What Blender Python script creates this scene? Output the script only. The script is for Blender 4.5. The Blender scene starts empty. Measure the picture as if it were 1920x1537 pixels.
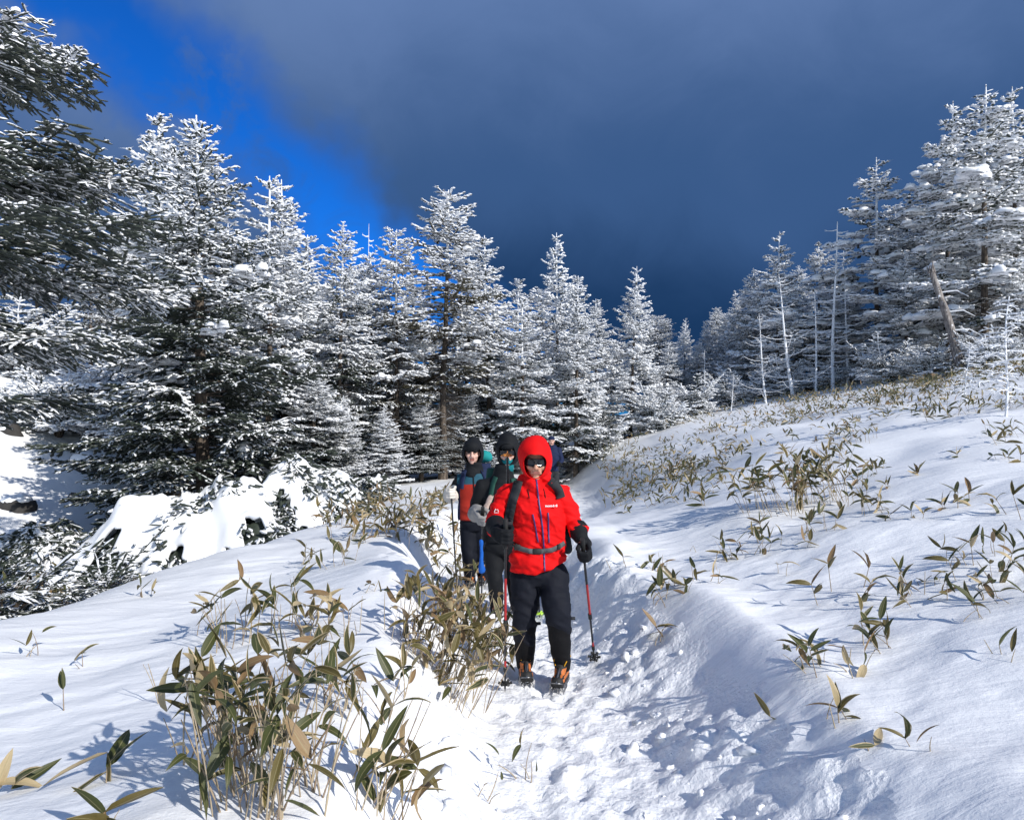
import bpy, math, random
import numpy as np
from mathutils import Vector, Matrix, Euler

R = math.radians
CAM_H, FPX, HOR = 1.74, 1400.0, 817.0
# ------------------------------------------------------------------ camera, sky, sun, exposure
sc = bpy.context.scene
COL = sc.collection
cam_d = bpy.data.cameras.new('camera')
cam = bpy.data.objects.new('camera', cam_d); COL.objects.link(cam)
cam.location = (0, 0, CAM_H); cam.rotation_euler = (R(90), 0, 0)
cam_d.lens = 36.0 * FPX / 1920.0; cam_d.sensor_width = 36.0
cam_d.shift_y = (HOR - 768.5) / 1920.0
cam_d.clip_start = 0.05; cam_d.clip_end = 2000
sc.camera = cam

SUN_EL, SUN_AZ = R(30), R(46)          # azimuth measured from straight behind the camera towards the right
sun_dir = Vector((math.cos(SUN_EL) * math.sin(SUN_AZ), -math.cos(SUN_EL) * math.cos(SUN_AZ), math.sin(SUN_EL)))
sd = bpy.data.lights.new('sun', 'SUN'); sd.energy = 4.2; sd.angle = R(0.55); sd.color = (1.0, 0.96, 0.90)
sun = bpy.data.objects.new('sun', sd); COL.objects.link(sun)
sun.rotation_euler = (-sun_dir).to_track_quat('-Z', 'Y').to_euler(); sun.location = sun_dir * 60

w = bpy.data.worlds.new('World'); sc.world = w; w.use_nodes = True
nt = w.node_tree; nt.nodes.clear()
class NB:
    def __init__(s, nt): s.nt = nt
    def n(s, t, **kw):
        nd = s.nt.nodes.new(t)
        for k, v in kw.items(): setattr(nd, k, v)
        return nd
    def lk(s, a, b): s.nt.links.new(a, b)
    def put(s, sock, v):
        if hasattr(v, 'is_output'): s.lk(v, sock)
        else: sock.default_value = v
    def m(s, op, a, b=0.0, c=None, clamp=False):
        nd = s.n('ShaderNodeMath', operation=op, use_clamp=clamp)
        s.put(nd.inputs[0], a); s.put(nd.inputs[1], b)
        if c is not None: s.put(nd.inputs[2], c)
        return nd.outputs[0]
    def rng(s, v, a, b, c=0.0, d=1.0, smooth=True):
        nd = s.n('ShaderNodeMapRange', interpolation_type='SMOOTHSTEP' if smooth else 'LINEAR')
        s.put(nd.inputs['Value'], v)
        for k, x in zip(('From Min', 'From Max', 'To Min', 'To Max'), (a, b, c, d)): s.put(nd.inputs[k], x)
        return nd.outputs[0]
    def mix(s, f, a, b, bt='MIX'):
        nd = s.n('ShaderNodeMix', data_type='RGBA', blend_type=bt)
        s.put(nd.inputs[0], f); s.put(nd.inputs[6], a if hasattr(a, 'is_output') else tuple(a) + (1,) * (4 - len(a)))
        s.put(nd.inputs[7], b if hasattr(b, 'is_output') else tuple(b) + (1,) * (4 - len(b)))
        return nd.outputs[2]
    def noise(s, vec, scale, detail=4.0, rough=0.55, dist=0.0, out=0):
        nd = s.n('ShaderNodeTexNoise')
        if vec is not None: s.lk(vec, nd.inputs['Vector'])
        nd.inputs['Scale'].default_value = scale; nd.inputs['Detail'].default_value = detail
        nd.inputs['Roughness'].default_value = rough; nd.inputs['Distortion'].default_value = dist
        return nd.outputs[out]
    def vm(s, op, a, b):
        nd = s.n('ShaderNodeVectorMath', operation=op); s.put(nd.inputs[0], a); s.put(nd.inputs[1], b)
        return nd
b = NB(nt)
tc = b.n('ShaderNodeTexCoord'); dirv = tc.outputs['Generated']
sep = b.n('ShaderNodeSeparateXYZ'); b.lk(dirv, sep.inputs[0])
dx, dy, dz = sep.outputs
sky = b.n('ShaderNodeTexSky', sky_type='NISHITA'); sky.sun_disc = False
sky.sun_elevation = SUN_EL; sky.sun_rotation = math.atan2(sun_dir.x, sun_dir.y); sky.altitude = 2000; sky.dust_density = 1.2; sky.ozone_density = 2.0
SKY_STR = 0.13
# the clear gap between the two cloud decks, running over the whole sky as one rift
n1 = b.noise(dirv, 3.0, 5, 0.6); n2 = b.noise(dirv, 9.0, 4, 0.55)
rift = b.vm('DOT_PRODUCT', dirv, (-0.680, 0.048, -0.732)).outputs['Value']
nz = b.m('ADD', b.m('MULTIPLY', b.m('SUBTRACT', n1, 0.5), 0.16), b.m('MULTIPLY', b.m('SUBTRACT', n2, 0.5), 0.13))
rr = b.m('ADD', rift, nz)
wid = b.rng(dz, 0.52, 0.16, 0.012, 0.036, False)
pos = b.rng(rr, b.m('MULTIPLY', wid, 0.3), b.m('ADD', wid, 0.055))           # left deck
neg = b.rng(b.m('MULTIPLY', rr, -1.0), b.m('MULTIPLY', wid, 0.3), b.m('ADD', b.m('MULTIPLY', wid, 1.2), 0.080))   # right deck, softer edge
wisp = b.m('MULTIPLY', b.rng(b.noise(dirv, 7.0, 7, 0.62, 0.9), 0.44, 0.68), 0.62)
deck = b.m('MAXIMUM', b.m('ADD', pos, neg, clamp=True), wisp)
front = b.rng(dy, -0.25, 0.35)
deck = b.m('MULTIPLY', deck, front)
big = b.noise(dirv, 2.2, 3, 0.5)
fine = b.noise(dirv, 6.5, 6, 0.58, 0.6)
el = b.m('ADD', b.m('ADD', dz, b.m('MULTIPLY', b.m('SUBTRACT', big, 0.5), 0.26)), b.m('MULTIPLY', b.m('SUBTRACT', fine, 0.5), 0.13))
ramp = b.n('ShaderNodeValToRGB'); b.lk(b.m('ADD', b.m('MULTIPLY', el, 1.6), b.m('MULTIPLY', pos, 0.22)), ramp.inputs[0])
cr = ramp.color_ramp; cr.interpolation = 'EASE'
cr.elements[0].position = 0.18; cr.elements[0].color = (0.009, 0.036, 0.105, 1)
cr.elements[1].position = 0.95; cr.elements[1].color = (0.112, 0.190, 0.385, 1)
e = cr.elements.new(0.50); e.color = (0.038, 0.092, 0.225, 1)
skyc = b.n('ShaderNodeVectorMath', operation='SCALE'); b.lk(sky.outputs[0], skyc.inputs[0]); skyc.inputs['Scale'].default_value = SKY_STR
deep = b.mix(front, (1, 1, 1), (0.045, 0.43, 1.08))                     # thin dry mountain air: deep blue away from the sun
clear = b.mix(1.0, skyc.outputs[0], deep, 'MULTIPLY')
out_c = b.mix(deck, clear, ramp.outputs[0])
bg = b.n('ShaderNodeBackground'); b.lk(out_c, bg.inputs[0]); bg.inputs[1].default_value = 1.0
wo = b.n('ShaderNodeOutputWorld'); b.lk(bg.outputs[0], wo.inputs[0])

sc.view_settings.view_transform = 'Standard'; sc.view_settings.look = 'None'
sc.view_settings.exposure = 0.20; sc.view_settings.gamma = 1.0
sc.view_settings.use_curve_mapping = False
sc.render.engine = 'CYCLES'
sc.cycles.max_bounces = 8; sc.cycles.diffuse_bounces = 5; sc.cycles.use_denoising = True

# ------------------------------------------------------------------ helpers
def W(px, py, D):
    return Vector(((px - 960) / FPX * D, D, CAM_H - (py - HOR) / FPX * D))

def tag(o, label=None, cat=None, group=None, kind=None):
    if label: o['label'] = label
    if cat: o['category'] = cat
    if group: o['group'] = group
    if kind: o['kind'] = kind
    return o
def empty(name, loc=(0, 0, 0), rz=0):
    o = bpy.data.objects.new(name, None); COL.objects.link(o); o.location = loc; o.rotation_euler = (0, 0, rz); o.empty_display_size = 0.1
    return o
def link(name, me, parent=None, mats=None, smooth=False):
    o = bpy.data.objects.new(name, me); COL.objects.link(o)
    if mats:
        for m_ in mats: me.materials.append(m_)      # (a fresh mesh has none yet)
    if smooth: me.polygons.foreach_set('use_smooth', [True] * len(me.polygons))
    if parent: o.parent = parent
    return o
def copy_tree(o, parent=None):
    c = o.copy(); COL.objects.link(c)
    if parent: c.parent = parent
    for ch in o.children: copy_tree(ch, c)
    return c

def hash2(ix, iy, seed):
    h = (ix.astype(np.int64) * 374761393 + iy.astype(np.int64) * 668265263 + seed * 1442695041) & 0xFFFFFFFF
    h = ((h ^ (h >> 13)) * 1274126177) & 0xFFFFFFFF
    h = (h ^ (h >> 16)) & 0xFFFFFF
    return h / float(0xFFFFFF)
def vnoise(x, y, seed=0):
    x = np.asarray(x, float); y = np.asarray(y, float)
    ix = np.floor(x); iy = np.floor(y); fx = x - ix; fy = y - iy
    fx = fx * fx * fx * (fx * (fx * 6 - 15) + 10); fy = fy * fy * fy * (fy * (fy * 6 - 15) + 10)
    ix = ix.astype(np.int64); iy = iy.astype(np.int64)
    a = hash2(ix, iy, seed); b_ = hash2(ix + 1, iy, seed); c = hash2(ix, iy + 1, seed); d = hash2(ix + 1, iy + 1, seed)
    return (a * (1 - fx) + b_ * fx) * (1 - fy) + (c * (1 - fx) + d * fx) * fy - 0.5
def fbm(x, y, seed=0, oct=4, gain=0.5):
    s = 0; a = 1.0
    for k in range(oct):
        s = s + a * vnoise(x * 2 ** k + 17.3 * k, y * 2 ** k - 9.1 * k, seed + k); a *= gain
    return s
def noise3(P, scale, seed=0, oct=3):
    x, y, z = (P * scale).T
    return (fbm(x + 0.37 * z, y + 0.61 * z, seed, oct) + fbm(y * 0.9 + 5.1, z * 1.03 + 0.2 * x, seed + 31, oct) + fbm(z + 9.7, x * 1.07 - 0.3 * y, seed + 57, oct)) / 1.7
def worley(x, y, seed=0):
    ix = np.floor(x).astype(np.int64); iy = np.floor(y).astype(np.int64); best = np.full(np.shape(x), 9.0)
    for i in (-1, 0, 1):
        for j in (-1, 0, 1):
            px = ix + i + hash2(ix + i, iy + j, seed); py = iy + j + hash2(ix + i, iy + j, seed + 77)
            best = np.minimum(best, (px - x) ** 2 + (py - y) ** 2)
    return np.sqrt(best)
def sstep(v, a, b_):
    t = np.clip((v - a) / (b_ - a), 0, 1); return t * t * (3 - 2 * t)

class Acc:
    def __init__(s): s.v = []; s.f = []; s.n = 0
    def add(s, V, F, mat=0):
        V = np.asarray(V, float).reshape(-1, 3); F = np.asarray(F, np.int64)
        m_ = np.full(len(F), mat, np.int32) if np.isscalar(mat) else np.asarray(mat, np.int32)
        s.v.append(V); s.f.append((F + s.n, m_)); s.n += len(V)
    def mesh(s, name):
        me = bpy.data.meshes.new(name)
        if not s.v: return me
        V = np.concatenate(s.v)
        loops = []; starts = []; mats = []; c = 0
        for F, m_ in s.f:
            if len(F) == 0: continue
            k = F.shape[1]; loops.append(F.ravel()); starts.append(c + np.arange(len(F)) * k); mats.append(m_); c += F.size
        loops = np.concatenate(loops); starts = np.concatenate(starts); mats = np.concatenate(mats)
        me.vertices.add(len(V)); me.vertices.foreach_set('co', V.ravel().astype(np.float32))
        me.loops.add(len(loops)); me.loops.foreach_set('vertex_index', loops.astype(np.int32))
        me.polygons.add(len(starts)); me.polygons.foreach_set('loop_start', starts.astype(np.int32))
        me.polygons.foreach_set('material_index', mats)
        me.update(calc_edges=True); me.validate()
        return me

def frame_of(t):
    t = np.asarray(t, float); t = t / np.maximum(np.linalg.norm(t, axis=-1, keepdims=True), 1e-9)
    ref = np.where(np.abs(t[..., 2:3]) > 0.95, np.array([0., 1., 0.]), np.array([0., 0., 1.]))
    side = np.cross(t, ref); side /= np.maximum(np.linalg.norm(side, axis=-1, keepdims=True), 1e-9)
    up = np.cross(side, t)
    return t, side, up
def tube(acc, pts, rad, sides=6, mat=0, cap=True, jit=0.0, rng=None):
    pts = np.asarray(pts, float); n = len(pts); rad = np.broadcast_to(np.asarray(rad, float), (n,))
    tg = np.gradient(pts, axis=0); t, s_, u_ = frame_of(tg)
    th = np.arange(sides) / sides * 2 * np.pi
    V = pts[:, None] + rad[:, None, None] * (np.cos(th)[None, :, None] * s_[:, None] + np.sin(th)[None, :, None] * u_[:, None])
    if jit and rng is not None: V = V + (rng.random(V.shape) - 0.5) * 2 * jit * rad[:, None, None]
    i = np.arange(n - 1)[:, None] * sides; j = np.arange(sides)[None]; j2 = (j + 1) % sides
    F = np.stack([i + j, i + j2, i + sides + j2, i + sides + j], -1).reshape(-1, 4)
    acc.add(V.reshape(-1, 3), F, mat)
    if cap:
        for k in (0, n - 1):
            acc.add(np.concatenate([V[k], pts[k:k + 1]]), [[a, (a + 1) % sides, sides] if k else [(a + 1) % sides, a, sides] for a in range(sides)], mat)
def box(acc, c, half, M=None, mat=0):
    V = np.array([[x, y, z] for x in (-1, 1) for y in (-1, 1) for z in (-1, 1)], float) * np.asarray(half)
    if M is not None: V = V @ np.asarray(M).T
    F = [[0, 1, 3, 2], [4, 6, 7, 5], [0, 4, 5, 1], [2, 3, 7, 6], [0, 2, 6, 4], [1, 5, 7, 3]]
    acc.add(V + np.asarray(c), F, mat)
def capsule(acc, a, b_, ra, rb, sides=14, mat=0, flat=1.0, flatdir=None):
    a = np.asarray(a, float); b_ = np.asarray(b_, float); t = b_ - a; L = np.linalg.norm(t); t = t / max(L, 1e-6)
    h = np.linspace(-np.pi / 2, 0, 5)[:-1]
    ss = [a + t * ra * math.sin(q) for q in h] + [a, b_] + [b_ + t * rb * math.sin(-q) for q in h[::-1]]
    rr_ = [ra * max(math.cos(q), 0.02) for q in h] + [ra, rb] + [rb * max(math.cos(q), 0.02) for q in h[::-1]]
    ss = np.array(ss); rr_ = np.array(rr_); n = len(ss)
    _, s_, u_ = frame_of(t)
    if flatdir is not None:
        u_ = np.asarray(flatdir, float); u_ = u_ - t * np.dot(u_, t); u_ /= np.linalg.norm(u_); s_ = np.cross(t, u_)
    th = np.arange(sides) / sides * 2 * np.pi
    V = ss[:, None] + rr_[:, None, None] * (np.cos(th)[None, :, None] * s_ + flat * np.sin(th)[None, :, None] * u_)
    i = np.arange(n - 1)[:, None] * sides; j = np.arange(sides)[None]; j2 = (j + 1) % sides
    F = np.stack([i + j, i + j2, i + sides + j2, i + sides + j], -1).reshape(-1, 4)
    acc.add(V.reshape(-1, 3), F, mat)
    acc.add(V[0], [list(range(sides))[::-1]], mat); acc.add(V[-1], [list(range(sides))], mat)
def rings(acc, secs, sides=24, mat=0, power=2.4):
    """closed loft of horizontal super-ellipses: (cx, cy, z, rx, ry)"""
    th = np.arange(sides) / sides * 2 * np.pi
    cx_ = np.sign(np.cos(th)) * np.abs(np.cos(th)) ** (2 / power); sy_ = np.sign(np.sin(th)) * np.abs(np.sin(th)) ** (2 / power)
    V = np.array([[[c[0] + c[3] * p, c[1] + c[4] * q, c[2]] for p, q in zip(cx_, sy_)] for c in secs]); n = len(secs)
    i = np.arange(n - 1)[:, None] * sides; j = np.arange(sides)[None]; j2 = (j + 1) % sides
    F = np.stack([i + j, i + j2, i + sides + j2, i + sides + j], -1).reshape(-1, 4)
    acc.add(V.reshape(-1, 3), F, mat)
    acc.add(V[0], [list(range(sides))[::-1]], mat); acc.add(V[-1], [list(range(sides))], mat)
def ellipsoid(acc, c, r, M=None, nu=16, nv=10, mat=0):
    u = np.arange(nu) / nu * 2 * np.pi; v = np.linspace(0.03, np.pi - 0.03, nv)
    V = np.stack([np.sin(v)[:, None] * np.cos(u), np.sin(v)[:, None] * np.sin(u), np.cos(v)[:, None] * np.ones(nu)], -1) * np.asarray(r)
    V = V.reshape(-1, 3)
    if M is not None: V = V @ np.asarray(M).T
    i = np.arange(nv - 1)[:, None] * nu; j = np.arange(nu)[None]; j2 = (j + 1) % nu
    F = np.stack([i + j, i + nu + j, i + nu + j2, i + j2], -1).reshape(-1, 4)
    acc.add(V + np.asarray(c), F, mat)
    acc.add((V + np.asarray(c))[:nu], [list(range(nu))], mat); acc.add((V + np.asarray(c))[-nu:], [list(range(nu))[::-1]], mat)
def remesh(acc, name, voxel=0.01, smooth=4):
    me = acc.mesh('tmp'); o = bpy.data.objects.new('tmp', me); COL.objects.link(o)
    m_ = o.modifiers.new('r', 'REMESH'); m_.mode = 'VOXEL'; m_.voxel_size = voxel
    if smooth:
        s_ = o.modifiers.new('s', 'SMOOTH'); s_.factor = 0.5; s_.iterations = smooth
    dg = bpy.context.evaluated_depsgraph_get()
    out = bpy.data.meshes.new_from_object(o.evaluated_get(dg)); out.name = name
    bpy.data.objects.remove(o); bpy.data.meshes.remove(me)
    out.polygons.foreach_set('use_smooth', [True] * len(out.polygons))
    return out
def get_co(me):
    a = np.empty(len(me.vertices) * 3, np.float32); me.vertices.foreach_get('co', a); return a.reshape(-1, 3).astype(float)
def get_no(me):
    a = np.empty(len(me.vertices) * 3, np.float32); me.vertices.foreach_get('normal', a); return a.reshape(-1, 3).astype(float)
def set_co(me, V):
    me.vertices.foreach_set('co', V.astype(np.float32).ravel()); me.update()
def wrinkle(me, amp, sx=9, sz=22, seed=1, sharp=1.0):
    V = get_co(me); N = get_no(me)
    q = V * np.array([sx, sx, sz]); q[:, 2] += 6 * V[:, 0] + 3 * V[:, 1]
    n_ = 1 - 2 * np.abs(noise3(q, 0.55, seed, 2)) * 1.7
    n_ = np.sign(n_) * np.abs(n_) ** sharp
    set_co(me, V + N * (n_ - (0.55 if sharp == 1.0 else 0.12))[:, None] * amp)
def face_mats(me, fn):
    n_ = len(me.polygons); c = np.empty(n_ * 3, np.float32); me.polygons.foreach_get('center', c)
    me.polygons.foreach_set('material_index', np.asarray(fn(c.reshape(-1, 3)), np.int32))

# ------------------------------------------------------------------ materials
def new_mat(name):
    m_ = bpy.data.materials.new(name); m_.use_nodes = True
    nb = NB(m_.node_tree); p = m_.node_tree.nodes['Principled BSDF']
    return m_, nb, p
def geo_pos(nb): return nb.n('ShaderNodeTexCoord').outputs['Object']
def bump(nb, p, h, strength=0.5, dist=0.01, prev=None):
    bn = nb.n('ShaderNodeBump'); bn.inputs['Strength'].default_value = strength; bn.inputs['Distance'].default_value = dist
    nb.lk(h, bn.inputs['Height'])
    if prev is not None: nb.lk(prev, bn.inputs['Normal'])
    nb.lk(bn.outputs[0], p.inputs['Normal']); return bn.outputs[0]
def plain(name, col, rough=0.6, var=0.25, scale=20, bmp=0.0, bscale=200, metal=0.0, spec=0.5):
    m_, nb, p = new_mat(name); g = geo_pos(nb)
    n_ = nb.noise(g, scale, 4, 0.6)
    lo = tuple(c * (1 - var) for c in col); hi = tuple(min(c * (1 + var), 1) for c in col)
    nb.lk(nb.mix(n_, lo, hi), p.inputs['Base Color'])
    p.inputs['Roughness'].default_value = rough; p.inputs['Metallic'].default_value = metal; p.inputs['Specular IOR Level'].default_value = spec
    if bmp: bump(nb, p, nb.noise(g, bscale, 3, 0.6), bmp, 0.002)
    return m_

def snow_mat(name, kind):
    m_, nb, p = new_mat(name); g = geo_pos(nb)
    p.inputs['Roughness'].default_value = 0.62; p.inputs['Specular IOR Level'].default_value = 0.35
    c = nb.mix(nb.noise(g, 1.3, 4, 0.6), (0.86, 0.87, 0.885), (0.90, 0.905, 0.91))
    nb.lk(c, p.inputs['Base Color'])
    if kind == 'field':
        mp = nb.n('ShaderNodeMapping'); nb.lk(g, mp.inputs[0]); mp.inputs['Rotation'].default_value = (0, 0, R(-62)); mp.inputs['Scale'].default_value = (1.0, 4.0, 1.0)
        st = nb.noise(mp.outputs[0], 2.2, 5, 0.62, 0.3)
        b1 = bump(nb, p, st, 0.30, 0.04)
        b2 = bump(nb, p, nb.noise(g, 22, 5, 0.68), 0.45, 0.010, b1)
        bump(nb, p, nb.noise(g, 190, 2, 0.7), 0.42, 0.0022, b2)
    else:
        b1 = bump(nb, p, nb.noise(g, 16, 5, 0.68), 0.6, 0.03)
        v = nb.n('ShaderNodeTexVoronoi'); nb.lk(g, v.inputs['Vector']); v.inputs['Scale'].default_value = 34
        b2 = bump(nb, p, v.outputs['Distance'], 0.35, 0.012, b1)
        bump(nb, p, nb.noise(g, 150, 3, 0.7), 0.5, 0.003, b2)
    return m_
M_FIELD = snow_mat('wind_packed_snow', 'field'); M_TROD = snow_mat('trodden_snow', 'trod')
M_SNOW = plain('soft_snow', (0.87, 0.88, 0.895), 0.65, 0.03, 6, 0.35, 60)
M_RIME = plain('rime', (0.80, 0.815, 0.84), 0.7, 0.07, 9, 0.0)
M_NEEDLE = plain('fir_needles', (0.028, 0.038, 0.026), 0.6, 0.5, 4)
M_NEEDLE_B = plain('dry_fir_needles', (0.05, 0.045, 0.024), 0.65, 0.5, 4)
def bark_mat(name, a, c_, rime):
    m_, nb, p = new_mat(name); g = geo_pos(nb)
    mp = nb.n('ShaderNodeMapping'); nb.lk(g, mp.inputs[0]); mp.inputs['Scale'].default_value = (1, 1, 0.18)
    n_ = nb.noise(mp.outputs[0], 26, 5, 0.65)
    col = nb.mix(nb.rng(n_, 0.35, 0.7), a, c_)
    if rime:
        n3 = nb.noise(g, 7, 5, 0.7)
        col = nb.mix(nb.rng(n3, 0.62 - rime * 0.3, 0.70 - rime * 0.3), col, (0.80, 0.815, 0.84))
    nb.lk(col, p.inputs['Base Color']); p.inputs['Roughness'].default_value = 0.85
    bump(nb, p, n_, 0.8, 0.02); return m_
M_BARK = bark_mat('fir_bark', (0.045, 0.035, 0.028), (0.16, 0.125, 0.095), 0.0)
M_BARK_R = bark_mat('rimed_bark', (0.06, 0.05, 0.045), (0.20, 0.17, 0.15), 0.85)
M_DEADWOOD = bark_mat('weathered_deadwood', (0.09, 0.075, 0.07), (0.34, 0.31, 0.29), 0.12)
M_DRYTWIG = plain('dry_twigs', (0.075, 0.055, 0.038), 0.8, 0.4, 8)

def leaf_material(name='bamboo_leaf', lo=0.0):
    m_, nb, p = new_mat(name)
    uv = nb.n('ShaderNodeUVMap'); sp = nb.n('ShaderNodeSeparateXYZ'); nb.lk(uv.outputs[0], sp.inputs[0])
    oi = nb.n('ShaderNodeObjectInfo'); at = nb.n('ShaderNodeAttribute'); at.attribute_name = 'rnd'
    rnd = nb.m('FRACT', nb.m('ADD', oi.outputs['Random'], at.outputs['Fac']))
    r2 = nb.m('FRACT', nb.m('MULTIPLY', rnd, 17.31))
    if lo: rnd = nb.m('ADD', nb.m('MULTIPLY', rnd, 1 - lo), lo)
    g = geo_pos(nb)
    edge = nb.m('ABSOLUTE', nb.m('SUBTRACT', sp.outputs[0], 0.5))          # 0 midrib .. 0.5 margin
    tip = nb.m('MULTIPLY', nb.m('POWER', sp.outputs[1], 5.0), 0.20)
    mp = nb.n('ShaderNodeMapping'); nb.lk(uv.outputs[0], mp.inputs[0]); mp.inputs['Scale'].default_value = (5, 2.2, 1)
    mpo = nb.n('ShaderNodeCombineXYZ'); nb.put(mpo.inputs[2], nb.m('MULTIPLY', rnd, 40.0)); nb.lk(mpo.outputs[0], mp.inputs['Location'])
    bl = nb.noise(mp.outputs[0], 1.6, 4, 0.6)
    ee = nb.m('ADD', nb.m('ADD', edge, tip), nb.m('MULTIPLY', nb.m('SUBTRACT', bl, 0.5), 0.30))
    wid_ = nb.rng(r2, 0, 1, 0.30, 0.66, False)
    margin = nb.rng(ee, wid_, nb.m('ADD', wid_, 0.05))
    green = nb.mix(bl, (0.035, 0.045, 0.012), (0.085, 0.092, 0.026))
    olive = nb.mix(bl, (0.08, 0.068, 0.018), (0.165, 0.125, 0.04))
    tan = nb.mix(bl, (0.36, 0.27, 0.14), (0.60, 0.49, 0.30))
    brown = nb.mix(bl, (0.15, 0.088, 0.038), (0.34, 0.225, 0.11))
    body = nb.mix(nb.rng(rnd, 0.46, 0.50), green, olive)
    leaf = nb.mix(margin, body, tan)
    leaf = nb.mix(nb.rng(rnd, 0.74, 0.77), leaf, tan)
    leaf = nb.mix(nb.rng(rnd, 0.89, 0.90), leaf, brown)
    rib = nb.rng(edge, 0.02, 0.05, 1.0, 0.0)
    leaf = nb.mix(nb.m('MULTIPLY', rib, 0.5), leaf, (0.34, 0.30, 0.16))
    vein = nb.n('ShaderNodeTexWave'); nb.lk(uv.outputs[0], vein.inputs['Vector']); vein.inputs['Scale'].default_value = 5.5
    nb.lk(leaf, p.inputs['Base Color']); p.inputs['Roughness'].default_value = 0.45
    bump(nb, p, vein.outputs['Fac'], 0.25, 0.001)
    tr = nb.n('ShaderNodeBsdfTranslucent'); nb.lk(leaf, tr.inputs[0]); mx = nb.n('ShaderNodeMixShader'); mx.inputs[0].default_value = 0.22
    nb.lk(p.outputs[0], mx.inputs[1]); nb.lk(tr.outputs[0], mx.inputs[2]); nb.lk(mx.outputs[0], m_.node_tree.nodes['Material Output'].inputs[0])
    return m_
M_LEAF = leaf_material(); M_DRYLEAF = leaf_material('dry_bamboo_leaf', 0.40)
def cane_material():
    m_, nb, p = new_mat('bamboo_cane'); oi = nb.n('ShaderNodeObjectInfo'); g = geo_pos(nb)
    at = nb.n('ShaderNodeAttribute'); at.attribute_name = 'rnd'
    r_ = nb.m('FRACT', nb.m('ADD', oi.outputs['Random'], at.outputs['Fac']))
    c = nb.mix(r_, (0.16, 0.10, 0.07), (0.50, 0.42, 0.28)); c = nb.mix(nb.noise(g, 9, 3, 0.6), c, (0.30, 0.24, 0.16))
    nb.lk(c, p.inputs['Base Color']); p.inputs['Roughness'].default_value = 0.5; return m_
M_CANE = cane_material()

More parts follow.
